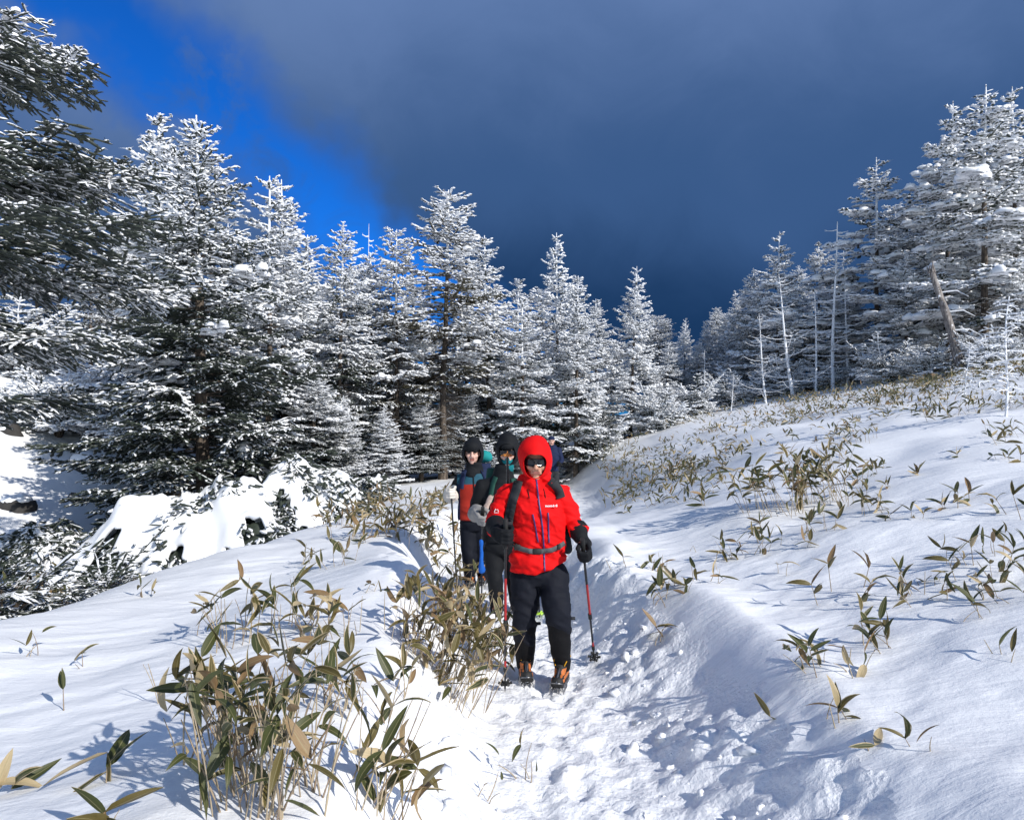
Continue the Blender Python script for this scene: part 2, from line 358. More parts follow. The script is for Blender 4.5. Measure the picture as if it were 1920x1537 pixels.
# ------------------------------------------------------------------ terrain
_td = np.array([-12, 0, 2, 3.4, 5.2, 6.2, 7.2, 8.5, 10, 12, 15, 18, 22, 28, 60]); _tx = np.array([0.9, 0.6, 0.42, 0.30, 0.20, 0.05, -0.17, -0.42, -0.50, -0.1, 0.85, 1.4, 1.5, 1.0, 1.0])
def trail_x(y):
    s = 0
    for k in (-0.9, -0.45, 0, 0.45, 0.9): s = s + np.interp(y + k, _td, _tx)
    return s / 5
def terrain(x, y, detail=True):
    x = np.asarray(x, float); y = np.asarray(y, float)
    u = x - trail_x(y)
    wob = fbm(x * 0.9, y * 0.9, 5, 3)
    # right hand slope
    nr = 1 - sstep(y, 4.0, 7.0)
    br = sstep(u, 0.40 + 0.16 * wob, 1.18 + 0.30 * nr + 0.30 * wob)
    ex = np.maximum(x - 1.3, 0)
    slope = np.where(ex < 40, 0.20 * ex, 8 + 0.05 * (ex - 40)) * sstep(u, 0.6, 2.2) + np.clip(0.030 * (y - 8), -0.15, 1.2) * sstep(u, 0.5, 2.0)
    far_ = sstep(y, 8.5, 14)
    zr = br * (0.56 - 0.04 * nr) * (1 - 0.72 * far_) + 0.40 * far_ * sstep(u, 1.2, 5.0) + slope + 0.10 * fbm(x * 0.45 + 3, y * 0.3, 11, 3) * sstep(u, 1.0, 2.5) + 0.10 * np.exp(-((u - 1.35) / 0.4) ** 2) * (0.4 + wob)
    # left hand bank, plateau, edge and hollow
    bl = sstep(-u, 0.36 + 0.12 * wob, 1.05 + 0.25 * wob)
    edge = np.interp(y, [0, 4, 6, 8, 10, 13, 16, 20, 30], [-3.9, -3.7, -3.4, -3.2, -2.8, -2.2, -2.0, -3.5, -9])
    dd = np.maximum(edge - x, 0)
    hollow = -1.15 * sstep(dd, 0.0, 3.6) * sstep(y, 2, 7)
    hill = np.maximum(-x - 8.2 - 0.10 * np.maximum(y - 18, 0), 0) * 0.44 * sstep(y, 11, 18)
    hill = np.where(hill > 5, 5 + (hill - 5) * 0.12, hill); hill = np.minimum(hill, 7.5)
    zl = bl * (0.50 - 0.055 * np.clip(-u - 1.2, 0, 4)) + hollow * (1 - sstep(y, 17, 24)) + hill
    zl = zl + 0.16 * np.exp(-((x + 1.05) / 0.75) ** 2 - ((y - 6.3) / 1.3) ** 2) + 0.06 * np.exp(-((x + 1.0) / 0.6) ** 2 - ((y - 3.2) / 1.2) ** 2)
    zl = zl - 0.10 * np.exp(-((x + 2.6) / 0.7) ** 2 - ((y - 4.5) / 2.2) ** 2) + 0.12 * fbm(x * 0.5, y * 0.4 + 7, 21, 3) * sstep(-u, 0.9, 2.0)
    z = np.where(u > 0, zr, zl)
    if detail:
        onb = sstep(np.abs(u), 0.30, 0.60) * (1 - sstep(np.abs(u) + 0.5 * wob, 0.75, 1.25))
        onr = onb * (u > 0) + 0.45 * onb * (u <= 0)
        near = 1 - sstep(y, 14, 24)
        wl = worley(x * 6.2 + 0.5 * wob, y * 6.2, 3); wl2 = worley(x * 13, y * 13, 9)
        lump = np.clip(0.62 - wl, -0.1, 0.6) * 0.085 + np.clip(0.6 - wl2, -0.1, 0.6) * 0.03
        z = z + onr * near * (1.15 * lump * (0.35 + 0.9 * np.clip(fbm(x * 1.7, y * 1.7, 41, 2) + 0.4, 0, 1.2)) + 0.05 * fbm(x * 3, y * 3, 43, 4))
        tr = 1 - sstep(np.abs(u), 0.28, 0.55)
        z = z + tr * near * (0.030 * fbm(x * 7, y * 7, 51, 4, 0.62) + np.clip(0.5 - wl2, -0.15, 0.5) * 0.022)
        tread = np.zeros_like(z)
        for k_ in range(64):                                   # boot prints up and down the path
            yp = 2.4 + 0.19 * k_; xp = trail_x(np.array([yp]))[0] + (0.15 if k_ % 2 else -0.07) + 0.11 * math.sin(k_ * 5.1); an = 0.25 * math.sin(k_ * 2.3)
            rx_ = (x - xp) * math.cos(an) + (y - yp) * math.sin(an); ry_ = -(x - xp) * math.sin(an) + (y - yp) * math.cos(an)
            e2 = (rx_ / 0.058) ** 2 + (ry_ / 0.145) ** 2
            tread = tread + np.where(e2 < 4, -0.026 / (1 + e2 ** 3) + 0.010 * np.exp(-((np.sqrt(e2) - 1.35) / 0.25) ** 2), 0)
        z = z + tread
        fld = sstep(np.abs(u), 0.9, 1.6)
        ca, sa = math.cos(R(28)), math.sin(R(28)); a_ = x * ca + y * sa; c_ = -x * sa + y * ca
        z = z + fld * (0.020 * fbm(a_ * 0.7, c_ * 2.2, 61, 4, 0.55) + 0.022 * fbm(x * 1.9, y * 1.7, 65, 4, 0.5) + 0.012 * np.abs(fbm(a_ * 1.5, c_ * 6, 71, 3)) )
        hum = np.clip(worley(x * 0.55 + 3, y * 0.42, 83), 0, 1)
        z = z + sstep(u, 1.6, 3.0) * (0.16 * (0.6 - hum) * sstep(y, 3, 7))
    return z
def tz(x, y): return float(terrain(np.array([x]), np.array([y]))[0])
def gpx(px, py, dmin=1.8, dmax=60):
    """point of the snow surface seen along a sight line"""
    D = np.exp(np.linspace(math.log(dmin), math.log(dmax), 900))
    X = (px - 960) / FPX * D; Z = CAM_H - (py - HOR) / FPX * D
    hit = np.nonzero(Z - terrain(X, D) < 0)[0]
    k = hit[0] if len(hit) else len(D) - 1
    return Vector((X[k], D[k], float(terrain(X[k:k + 1], D[k:k + 1])[0])))

def axis(lo, hi, a, c_, s0, g):
    pts = list(np.arange(a, c_, s0)); p = pts[-1]
    while p < hi: p += s0 + g * (p - c_ if p > c_ else 0) ; pts.append(p)
    p = a; left = []
    while p > lo: p -= s0 + g * (a - p); left.append(p)
    return np.array(left[::-1] + pts)
GX = axis(-220, 220, -2.2, 2.6, 0.029, 0.040); GY = axis(-40, 260, 2.0, 7.5, 0.027, 0.030)
XX, YY = np.meshgrid(GX, GY, indexing='xy'); ZZ = terrain(XX, YY)
ny, nx = XX.shape
Vg = np.stack([XX, YY, ZZ], -1).reshape(-1, 3)
ii = (np.arange(ny - 1)[:, None] * nx + np.arange(nx - 1)[None]).ravel()
Fg = np.stack([ii, ii + 1, ii + nx + 1, ii + nx], -1)
uc = XX - trail_x(YY); uq = 0.25 * (uc[:-1, :-1] + uc[1:, :-1] + uc[:-1, 1:] + uc[1:, 1:])
jig = 0.16 * fbm(0.25 * (XX[:-1, :-1] + XX[1:, 1:]) * 12, 0.5 * (YY[:-1, :-1] + YY[1:, 1:]) * 3, 91, 3)
on_trail = ((uq + jig > -0.75) & (uq + jig < 1.05) & (YY[:-1, :-1] < 30) & (YY[:-1, :-1] > -10)).ravel()
nrm_me = None
def sub_sheet(name, mask, mat):
    F = Fg[mask]; used = np.unique(F); remap = np.full(len(Vg), -1); remap[used] = np.arange(len(used))
    a = Acc(); a.add(Vg[used], remap[F]); me = a.mesh(name)
    o = link(name, me, None, [mat], True); tag(o, kind='structure'); return o
sub_sheet('snow_ground', ~on_trail, M_FIELD); sub_sheet('snow_path', on_trail, M_TROD)
#PART2
# ------------------------------------------------------------------ conifers
NEE, RIM, BRK, DRY = 0, 1, 2, 3
def sprigs(acc, A, B, r, c, rng, sides=5, spikes=3, droop=0.0, nee=NEE):
    """finger-like needle sprays from A to B: dark below, rime on top by the share c"""
    A = np.asarray(A, float); B = np.asarray(B, float); n = len(A)
    if n == 0: return
    t, sd_, up = frame_of(B - A); L = np.linalg.norm(B - A, axis=1)
    r = np.broadcast_to(r, (n,)) * rng.uniform(0.75, 1.3, n)
    S, K = (np.array([0.0, 0.5, 0.86]), np.array([0.45, 1.0, 0.72])) if sides > 4 else (np.array([0.0, 0.62]), np.array([0.62, 1.05]))
    nr_ = len(S)
    th = (np.arange(sides) + 0.5) / sides * 2 * np.pi
    cs = np.cos(th); sn = np.sin(th)
    jit = rng.uniform(0.72, 1.3, (n, nr_, sides))
    V = A[:, None, None] + (B - A)[:, None, None] * S[None, :, None, None] \
        + (sd_[:, None, None] * (cs * 1.25)[None, None, :, None] + up[:, None, None] * (sn * 0.8)[None, None, :, None]) * (r[:, None, None] * K[None, :, None] * jit)[..., None]
    V[:, :, :, 2] -= (droop * L)[:, None, None] * (S ** 2)[None, :, None]
    tip = B.copy(); tip[:, 2] -= droop * L
    V = np.concatenate([V.reshape(n, nr_ * sides, 3), tip[:, None]], 1); nv = nr_ * sides + 1
    base = (np.arange(n) * nv)[:, None]; j = np.arange(sides); j2 = (j + 1) % sides
    cc = np.broadcast_to(c, (n,))[:, None]
    fsn = np.sin((np.arange(sides) + 1.0) / sides * 2 * np.pi)[None] * np.clip(up[:, 2:3], 0.2, 1)
    def mt(): return np.where(fsn > 1.10 - 2.1 * cc + rng.uniform(-0.26, 0.26, (n, sides)), RIM, nee)
    q1 = np.stack([base + j, base + j2, base + sides + j2, base + sides + j], -1)
    q2 = q1 + sides
    m1 = mt(); m2 = mt(); m3 = mt()
    tr = np.stack([base + (nr_ - 1) * sides + j, base + (nr_ - 1) * sides + j2, np.broadcast_to(base + nr_ * sides, (n, sides))], -1)
    acc.add(V.reshape(-1, 3), q1.reshape(-1, 4), m1.ravel())
    if nr_ == 3: acc.f.append((q2.reshape(-1, 4) + acc.n - len(V) * nv, m2.ravel().astype(np.int32)))
    acc.f.append((tr.reshape(-1, 3) + acc.n - len(V) * nv, m3.ravel().astype(np.int32)))
    if spikes:
        k = spikes; q = rng.uniform(0.05, 0.9, (n, k)); sg = rng.choice([-1.0, 1.0], (n, k)); uu = rng.uniform(-0.7, 0.5, (n, k)); ln = r[:, None] * rng.uniform(1.6, 3.0, (n, k))
        P = A[:, None] + (B - A)[:, None] * q[..., None]
        D = t[:, None] * 0.75 + sd_[:, None] * sg[..., None] + up[:, None] * uu[..., None]
        P2 = P + D * ln[..., None]; wv = t[:, None] * (r * 0.45)[:, None, None]
        T = np.stack([P - wv, P + wv, P2], 2).reshape(-1, 3)
        mm = np.where(rng.random((n, k)) < np.clip(np.broadcast_to(c, (n,))[:, None] * 1.1 - 0.15 + 0.3 * uu, 0, 1), RIM, nee)
        acc.add(T, np.arange(n * k * 3).reshape(-1, 3), mm.ravel())

def bough(acc, P0, az, e0, L, droop, curl, rng, c0, r, sp, sub=True, sides=5, spikes=3, bare=0.0, nee=NEE, wide=0.45, tipdown=0.0):
    n = 8; s = np.linspace(0, 1, n)
    kink = np.cumsum(rng.normal(0, 0.05, n)) * L * 0.5
    fx, fy = math.cos(az), math.sin(az)
    h = L * s; v = L * (math.tan(e0) * s - droop * s ** 1.6 + curl * s ** 3)
    pts = np.stack([P0[0] + fx * h - fy * kink, P0[1] + fy * h + fx * kink, P0[2] + v], 1)
    rad = np.maximum(0.012 * L ** 0.8 * (1 - 0.85 * s), 0.004)
    tube(acc, pts, rad, 4, BRK if c0 < 0.75 else RIM, False)
    d = np.array([fx, fy, 0]); lat = np.array([-fy, fx, 0])
    s0 = bare + 0.12
    m_ = max(3, int(L * (1 - s0) / sp)); q = np.linspace(s0, 1.0, m_) + rng.uniform(-0.4, 0.4, m_) / m_ * (1 - s0); q = np.clip(q, 0, 1)
    Pq = np.stack([np.interp(q, s, pts[:, k]) for k in range(3)], 1)
    tg = np.gradient(pts, axis=0); tg /= np.linalg.norm(tg, axis=1)[:, None]; Tq = np.stack([np.interp(q, s, tg[:, k]) for k in range(3)], 1)
    SA = []; SB = []; SC = []
    # leading shoot pieces along the axis
    ax = np.linspace(max(s0, 0.2), 1.0, max(3, int(L / 0.16))); Pa = np.stack([np.interp(ax, s, pts[:, k]) for k in range(3)], 1)
    SA.append(Pa[:-1]); SB.append(Pa[1:] + (Pa[1:] - Pa[:-1]) * 0.3); SC.append(c0 + 0.2 * ax[:-1])
    for sg in (-1, 1):
        keep = rng.random(m_) > 0.10
        tl = (wide * L * (1 - q) ** 0.75 + 0.07 + 0.05 * L) * rng.uniform(0.6, 1.15, m_); tl = np.minimum(tl, 0.85)
        al = rng.uniform(0.75, 1.10, m_)
        D = Tq * np.cos(al)[:, None] + lat * (sg * np.sin(al))[:, None]; D[:, 2] += rng.normal(-0.05 - tipdown, 0.13, m_); D /= np.linalg.norm(D, axis=1)[:, None]
        A = Pq[keep]; D = D[keep]; T = tl[keep]; qq = q[keep]
        if sub:
            for a_, d_, t_, q_ in zip(A, D, T, qq):
                k = max(1, int(t_ / 0.13)); e_ = np.linspace(0, 1, k + 1)
                dr = np.array([0, 0, -(0.10 + tipdown) * t_])
                X = a_ + d_ * (t_ * e_)[:, None] + dr * (e_ ** 2)[:, None]
                SA.append(X[:-1]); SB.append(X[1:] + (X[1:] - X[:-1]) * 0.25); SC.append(c0 + 0.12 * q_ + 0.15 * e_[:-1])
                if t_ > 0.2:
                    ns = max(2, int(t_ / 0.098)); ee = rng.uniform(0.15, 0.97, ns); sgn = np.where(np.arange(ns) % 2 == 0, 1.0, -1.0)
                    Y = a_ + d_ * (t_ * ee)[:, None] + dr * (ee ** 2)[:, None]
                    ld = np.cross(d_, [0, 0, 1.0]); ld /= np.linalg.norm(ld) + 1e-9
                    D2 = d_[None] * 0.75 + ld[None] * (sgn * 0.75)[:, None]; D2[:, 2] += rng.normal(-0.08, 0.2, ns); D2 /= np.linalg.norm(D2, axis=1)[:, None]
                    l2 = (0.30 * t_ * (1 - ee) + 0.075) * rng.uniform(0.7, 1.3, ns)
                    SA.append(Y); SB.append(Y + D2 * l2[:, None]); SC.append(c0 + 0.12 * q_ + 0.1 * ee)
        else:
            SA.append(A); SB.append(A + D * T[:, None]); SC.append(c0 + 0.25 * qq)
    SA = np.concatenate(SA); SB = np.concatenate(SB); SC = np.concatenate(SC)
    SC = np.clip(SC + rng.normal(0, 0.09, len(SC)) + rng.normal(0, 0.17), 0, 1)
    sprigs(acc, SA, SB, r, SC, rng, sides, spikes, 0.05, nee)
    return pts

def pad(acc, c, rx, ry, rz, rng, mat=RIM, nu=10, nv=6):
    u = np.arange(nu) / nu * 2 * np.pi; v = np.linspace(0.05, np.pi * 0.68, nv)
    jit = rng.uniform(0.7, 1.25, (nv, nu)); jit = (jit + np.roll(jit, 1, 1)) / 2
    V = np.stack([np.sin(v)[:, None] * np.cos(u) * rx * jit, np.sin(v)[:, None] * np.sin(u) * ry * jit, np.cos(v)[:, None] * rz * jit[:, ::-1]], -1).reshape(-1, 3) + c
    i = np.arange(nv - 1)[:, None] * nu; j = np.arange(nu)[None]; j2 = (j + 1) % nu
    acc.add(V, np.stack([i + j, i + nu + j, i + nu + j2, i + j2], -1).reshape(-1, 4), mat)
    acc.add(V[:nu], [list(range(nu))], mat)

def build_fir(H, hb, Rm, seed, c_lo, c_hi, step=0.27, per=5, r=0.024, sp=0.12, sub=True, sides=4, spikes=1, cpow=0.8, prof=0.8, droop=0.22, pads=20,
              dead=False, lean=0.0, azlim=None, keep=0.9, leader=0.5, bare_in=0.1, trunk_r=None, wide=0.45, nee=NEE, pad_s=1.0, e_base=0.05, levels=None):
    """returns crown mesh, trunk mesh, snow mesh, dead-branch mesh; the foot of the trunk is at the origin"""
    rng = np.random.default_rng(seed)
    crown = Acc(); trunk = Acc(); snow = Acc(); db = Acc()
    tr = trunk_r or (0.0078 * H + 0.02)
    zz = np.linspace(-0.4, H - 0.1, 14); bx = np.cumsum(rng.normal(0, 0.012, 14)) * H * 0.12 + lean * (zz / H) ** 2 * H; by = np.cumsum(rng.normal(0, 0.012, 14)) * H * 0.12
    bx -= bx[1]; by -= by[1]
    rad = tr * (1 - np.clip(zz / H, 0, 1)) ** 0.85 + 0.012; rad[0] *= 1.35; rad[1] *= 1.15
    def axis_at(z): return np.array([np.interp(z, zz, bx), np.interp(z, zz, by), z])
    zs = np.linspace(-0.4, H - 0.05, 40); P = np.stack([axis_at(z) for z in zs]); rr_ = np.interp(zs, zz, rad)
    tube(trunk, P, rr_, 9, 0, True, 0.08, rng)
    up = zs > hb + (H - hb) * (0.55 if c_hi > 0.5 else 0.9)
    if up.sum() > 3: me_m = trunk.f; F, m_ = me_m[0]; zf = np.stack([P[:, 2]] * 9, 1).ravel()[F].mean(1); me_m[0] = (F, np.where(zf > zs[up][0], 1, 0).astype(np.int32))
    z = hb if levels is None else H
    while z < H - 0.25:
        f = (z - hb) / (H - hb); c = c_lo + (c_hi - c_lo) * f ** cpow
        k = per + (rng.random() < 0.5) - (f > 0.85)
        a0 = rng.uniform(0, 6.28)
        for i in range(k):
            if rng.random() > keep: continue
            az = a0 + i * 2 * np.pi / k + rng.normal(0, 0.25)
            if azlim is not None:
                da = (az - azlim[0] + np.pi) % (2 * np.pi) - np.pi
                if abs(da) > azlim[1]: continue
            L = Rm * ((1 - f) ** prof) * rng.uniform(0.68, 1.16) + 0.10
            if hb > 0.3: L *= 0.72 + 0.28 * min(1, f * 6)
            e0 = e_base + 0.42 * f ** 1.5 + rng.normal(0, 0.07)
            pt = bough(crown, axis_at(z + rng.uniform(-0.5, 0.5) * step), az, e0, L, droop * (1.1 - 0.8 * f), 0.10 + 0.08 * (1 - f), rng, c, r, sp * (0.8 if L < 0.7 else 1), sub and L > 0.35, sides, spikes, bare_in * (1 - f), nee, wide)
            if rng.random() < pads / 150.0 * (1.3 - f) and L > 0.5:
                rr2 = rng.uniform(0.05, 0.11) * min(L, 1.5) * pad_s; q0 = rng.uniform(0.3, 0.7)
                for s_ in np.arange(q0, min(1.0, q0 + rng.uniform(0.1, 0.45)), 0.06):
                    c_ = np.array([np.interp(s_ * 7, np.arange(8), pt[:, k_]) for k_ in range(3)])
                    for _ in range(2): pad(snow, c_ + [rng.normal(0, rr2 * 1.1), rng.normal(0, rr2 * 1.1), 0.01 - 0.02 * rng.random()], rr2 * rng.uniform(0.6, 1.3), rr2 * rng.uniform(0.6, 1.3), rr2 * rng.uniform(0.4, 0.8), rng, 0, 8, 6)
        z += step * (1.15 - 0.45 * f) * rng.uniform(0.8, 1.2)
    for zl_, Ll_ in (levels or ()):
        for az in (-0.55, -0.15, 0.20, 0.60):
            pt = bough(crown, axis_at(zl_ + rng.uniform(-0.12, 0.12)), az + rng.normal(0, 0.08), e_base + rng.normal(0, 0.05), Ll_ * rng.uniform(0.85, 1.08), droop, 0.14, rng, c_lo + (c_hi - c_lo) * (zl_ / H), r, sp, True, sides, spikes, bare_in, nee, wide)
            for s_ in np.arange(rng.uniform(0.25, 0.5), 0.98, 0.035):
                c_ = np.array([np.interp(s_ * 7, np.arange(8), pt[:, k_]) for k_ in range(3)]); q_ = rng.uniform(0.022, 0.05)
                pad(snow, c_ + [rng.normal(0, 0.05), rng.normal(0, 0.05), 0.006], q_ * 1.3, q_ * 1.1, q_ * 0.7, rng, 0, 7, 5)
    # leading shoot with a few nubs
    top = axis_at(H - 0.1); top[2] = H - 0.15 - leader
    tube(crown, [top, top + [0, 0, leader * 0.5], top + [0, 0, leader]], [0.026, 0.022, 0.014], 5, RIM if c_hi > 0.4 else BRK)
    for q in range(7):
        a_ = rng.uniform(0, 6.28); p = top + [0, 0, leader * rng.uniform(0.0, 0.7)]; l_ = rng.uniform(0.08, 0.22)
        sprigs(crown, [p], [p + np.array([math.cos(a_) * l_, math.sin(a_) * l_, l_ * 0.4])], 0.022, np.array([c_hi]), rng, sides, 1)
    if hb > 0.6 or dead:
        for z in np.arange(0.35, max(hb * 1.5, 0.5), 0.06):
            for _ in range(3):
                az = rng.uniform(0, 6.28); L = rng.uniform(0.25, 1.0) * min(1.0, Rm * 0.6); p0 = axis_at(z); s = np.linspace(0, 1, 5)
                dirv_ = np.array([math.cos(az), math.sin(az), 0]); lat = np.array([-math.sin(az), math.cos(az), 0])
                pts = p0 + dirv_ * (L * s)[:, None] + lat * (rng.normal(0, 0.12) * L * s ** 2)[:, None] + np.array([0, 0, 1]) * (L * (rng.uniform(-0.3, 0.15) * s - 0.15 * s ** 2))[:, None]
                tube(db, pts, 0.009 * (1 - 0.75 * s), 3, 0, False)
                for q in range(4):
                    i = rng.integers(1, 5); d2 = dirv_ * 0.6 + lat * rng.choice([-1, 1]) * 0.8 + np.array([0, 0, rng.normal(-0.2, 0.3)])
                    l2 = rng.uniform(0.1, 0.35); tube(db, [pts[i], pts[i] + d2 * l2 * 0.5, pts[i] + d2 * l2 + [0, 0, -0.02]], [0.005, 0.004, 0.002], 3, 1 if rng.random() < c_lo else 0, False)
    return crown, trunk, snow, db

MATS_C = [M_NEEDLE, M_RIME, M_BARK, M_DRYTWIG]
def make_tree(name, accs, brown=False):
    crown, trunk, snow, db = accs
    t = empty(name)
    mc = list(MATS_C)
    if brown: mc[0] = M_NEEDLE_B
    link('trunk', trunk.mesh('trunk'), t, [M_BARK, M_BARK_R], True)
    link('crown', crown.mesh('crown'), t, mc)
    if snow.n: tag(link('snow_load', snow.mesh('snow_load'), t, [M_SNOW], True), kind='stuff')
    if db.n: tag(link('dead_branches', db.mesh('dead_branches'), t, [M_DRYTWIG, M_RIME]), kind='stuff')
    return t
def put(proto, H0, name, label, px, topy, D, group=None, rz=0.0, wide=1.0, sink=0.0, first=False, cat='tree', ztop=None):
    t = proto if first else copy_tree(proto)
    t.name = name
    X = (px - 960) / FPX * D; zb = tz(X, D) - sink; zt = CAM_H - (topy - HOR) / FPX * D
    s_ = (zt - zb) / H0
    t.location = (X, D, zb); tl_ = math.sin(px * 12.9898) * 0.028; t.rotation_euler = (tl_, math.cos(px * 7.7) * 0.028, rz); t.scale = (s_ * wide, s_ * wide, s_)
    if 'group' in t: del t['group']
    return tag(t, label, cat, group)

# one of each kind
big = make_tree('fir_tree', build_fir(9.2, 1.3, 3.1, 11, -0.02, 0.95, step=0.285, per=6, r=0.025, sp=0.12, sides=4, cpow=1.15, pads=30, prof=0.92, droop=0.26, spikes=2, trunk_r=0.15, leader=0.8))
rimA = make_tree('fir_tree', build_fir(9.0, 0.9, 2.1, 23, 0.22, 1.0, step=0.29, per=5, r=0.031, sp=0.135, cpow=0.6, pads=26, prof=0.85))
rimB = make_tree('fir_tree', build_fir(9.0, 1.1, 1.9, 37, 0.22, 1.0, step=0.34, per=5, r=0.031, sp=0.135, cpow=0.55, pads=30, prof=0.75, keep=0.82, droop=0.30))
rimC = make_tree('fir_tree', build_fir(9.0, 0.5, 2.6, 41, 0.55, 1.0, step=0.33, per=5, r=0.035, sp=0.15, cpow=0.6, pads=46, prof=0.95, keep=0.86, droop=0.18))
tallD = make_tree('fir_tree', build_fir(10.0, 3.3, 1.95, 53, 0.16, 1.0, step=0.32, per=5, r=0.030, sp=0.14, cpow=0.7, pads=16, prof=0.62, keep=0.85), True)
tallE = make_tree('fir_tree', build_fir(10.0, 2.6, 2.1, 67, 0.14, 0.98, step=0.31, per=5, r=0.030, sp=0.14, cpow=0.8, pads=16, prof=0.66, keep=0.85))
rimF = make_tree('fir_tree', build_fir(10.0, 0.8, 3.1, 71, 0.62, 1.0, step=0.46, per=5, r=0.043, sp=0.155, cpow=0.6, pads=110, pad_s=1.5, prof=1.0, keep=0.84, droop=0.22, bare_in=0.25))
rimG = make_tree('fir_tree', build_fir(10.0, 1.6, 2.8, 83, 0.58, 1.0, step=0.50, per=5, r=0.043, sp=0.16, cpow=0.6, pads=100, pad_s=1.5, prof=0.92, keep=0.82, droop=0.28, bare_in=0.25))

put(big, 9.2, 'fir_tree', 'broad dark fir with snow skirt, tallest at left, thin bare leader on top', 383, 208, 16.0, rz=0.4, first=True, sink=0.1)
put(rimA, 9.0, 'fir_tree', 'rime-white fir peeking up just left of the broad dark fir, with crooked tip', 322, 210, 19.5, rz=1.0, first=True)
put(rimB, 9.0, 'fir_tree', 'rimed fir right of the broad dark fir, leaner of two joined tops', 505, 322, 19.5, rz=2.2, first=True)
put(rimA, 9.0, 'fir_tree', 'rimed fir right of the broad dark fir, second of two joined tops', 531, 338, 21.0, rz=3.1)
put(tallE, 10.0, 'fir_tree', 'half-white fir with small pointed top left of the bare spire', 630, 418, 21.5, rz=0.7, first=True)
put(tallE, 10.0, 'fir_tree', 'dark fir low behind the bare spire, just right of it', 702, 470, 23.5, rz=4.4)
put(tallD, 10.0, 'fir_tree', 'thin fir with bushy bent tuft top between bare spire and tallest centre fir', 742, 428, 22.5, rz=2.6, first=True, wide=0.95)
put(tallD, 10.0, 'fir_tree', 'tallest fir in the centre with brown bare lower trunk and white top', 830, 356, 23.0, rz=5.2, wide=1.25)
put(rimB, 9.0, 'fir_tree', 'rimed fir with long bare leader, next right of the tallest centre fir', 920, 440, 25.0, rz=0.3, wide=1.1)
put(rimC, 9.0, 'fir_tree', 'very white pointed fir above the red hooded hiker, highest there', 1046, 432, 28.0, rz=1.9, first=True, wide=0.85)
put(rimA, 9.0, 'fir_tree', 'shorter white fir tucked in front and right of the pointed one', 1080, 512, 26.0, rz=5.0, wide=1.05)
put(rimC, 9.0, 'fir_tree', 'lone white fir at the right end of the centre row, heavy snow at its foot', 1182, 497, 29.0, rz=4.0, wide=1.0)
put(rimB, 9.0, 'fir_tree', 'dark fir with white lower boughs behind the hooded hikers', 980, 560, 24.0, rz=2.0, wide=1.3)
put(rimC, 9.0, 'fir_tree', 'small distant fir in the gap of the forest, leftmost of the distant ones', 1281, 596, 44.0, rz=0.3, wide=0.9)
put(rimB, 9.0, 'fir_tree', 'small distant fir in the gap of the forest, middle of the distant ones', 1325, 600, 42.0, rz=3.0, wide=1.2)
put(rimA, 9.0, 'fir_tree', 'small distant fir in the gap, nearest the right slope trees', 1356, 585, 40.0, rz=2.0, wide=1.2)
put(rimC, 9.0, 'fir_tree', 'dense white fir at the left end of the right slope group', 1386, 543, 38.0, rz=5.5, wide=0.95)
put(rimF, 10.0, 'fir_tree', 'white fir with pointed top at the lower end of the right slope', 1455, 432, 34.0, rz=0.4, first=True, wide=1.1)
put(rimG, 10.0, 'fir_tree', 'rimed fir just behind the tall bare dead trunks', 1535, 450, 37.0, rz=1.4, first=True, wide=1.15)
put(rimG, 10.0, 'fir_tree', 'tall rimed fir with slanted tip behind the leaning snag, on the right slope', 1645, 298, 32.0, rz=3.3, wide=1.25)
put(rimF, 10.0, 'fir_tree', 'white fir left of the two tallest at the right edge', 1772, 188, 30.0, rz=2.6, wide=1.1)
put(rimG, 10.0, 'fir_tree', 'tallest white fir near the right edge with exposed white trunk', 1845, 163, 27.5, rz=4.9, wide=1.3)
put(rimF, 10.0, 'fir_tree', 'dense dark-white fir cut by the right edge', 1908, 158, 30.5, rz=1.2, wide=1.2)
put(rimC, 9.0, 'fir_tree', 'broad low white fir filling the gap left of the leaning snag', 1700, 470, 29.5, rz=1.1, wide=1.35)
put(rimA, 9.0, 'fir_tree', 'short white fir between the bare dead trunks and the leaning snag', 1600, 520, 34.5, rz=0.8, wide=1.35)
put(rimA, 9.0, 'fir_tree', 'young snowy fir under the right edge trees', 1905, 480, 26.0, rz=3.8, wide=1.0)
put(rimC, 9.0, 'fir_tree', 'bushy white fir low behind the lowest bare dead tree', 1415, 500, 36.0, rz=2.4, wide=1.35)
put(rimC, 9.0, 'fir_tree', 'bushy white fir low behind the bare trunk that leans left', 1495, 545, 34.5, rz=0.9, wide=1.4)
put(rimC, 9.0, 'fir_tree', 'bushy white fir low behind the tallest bare trunk', 1560, 530, 34.0, rz=4.2, wide=1.4)
# rows behind, seen only through the gaps
rngb = random.Random(5)
back = [(70, 400, 33), (170, 420, 34), (240, 430, 28), (330, 480, 27), (430, 420, 28), (580, 440, 27), (660, 500, 29), (770, 520, 30), (870, 480, 31), (960, 520, 32), (1010, 540, 33),
        (1120, 560, 35), (1220, 590, 40), (1250, 640, 33), (1310, 645, 37), (1420, 560, 42), (1490, 500, 44), (1580, 470, 41), (1690, 380, 38), (1740, 330, 36), (1810, 300, 35), (1880, 260, 36), (740, 600, 25), (620, 590, 25), (540, 520, 24),
        (480, 560, 33), (560, 590, 36), (650, 600, 38), (700, 610, 34), (790, 600, 36), (850, 620, 40), (900, 600, 37), (950, 610, 42), (1000, 620, 40), (1060, 610, 44), (1100, 640, 41), (1150, 640, 47), (1190, 640, 44), (1265, 640, 52), (1345, 640, 50), (1300, 660, 56), (1415, 515, 40), (1238, 590, 38), (1345, 575, 46), (400, 520, 36), (310, 470, 38), (240, 450, 41)]
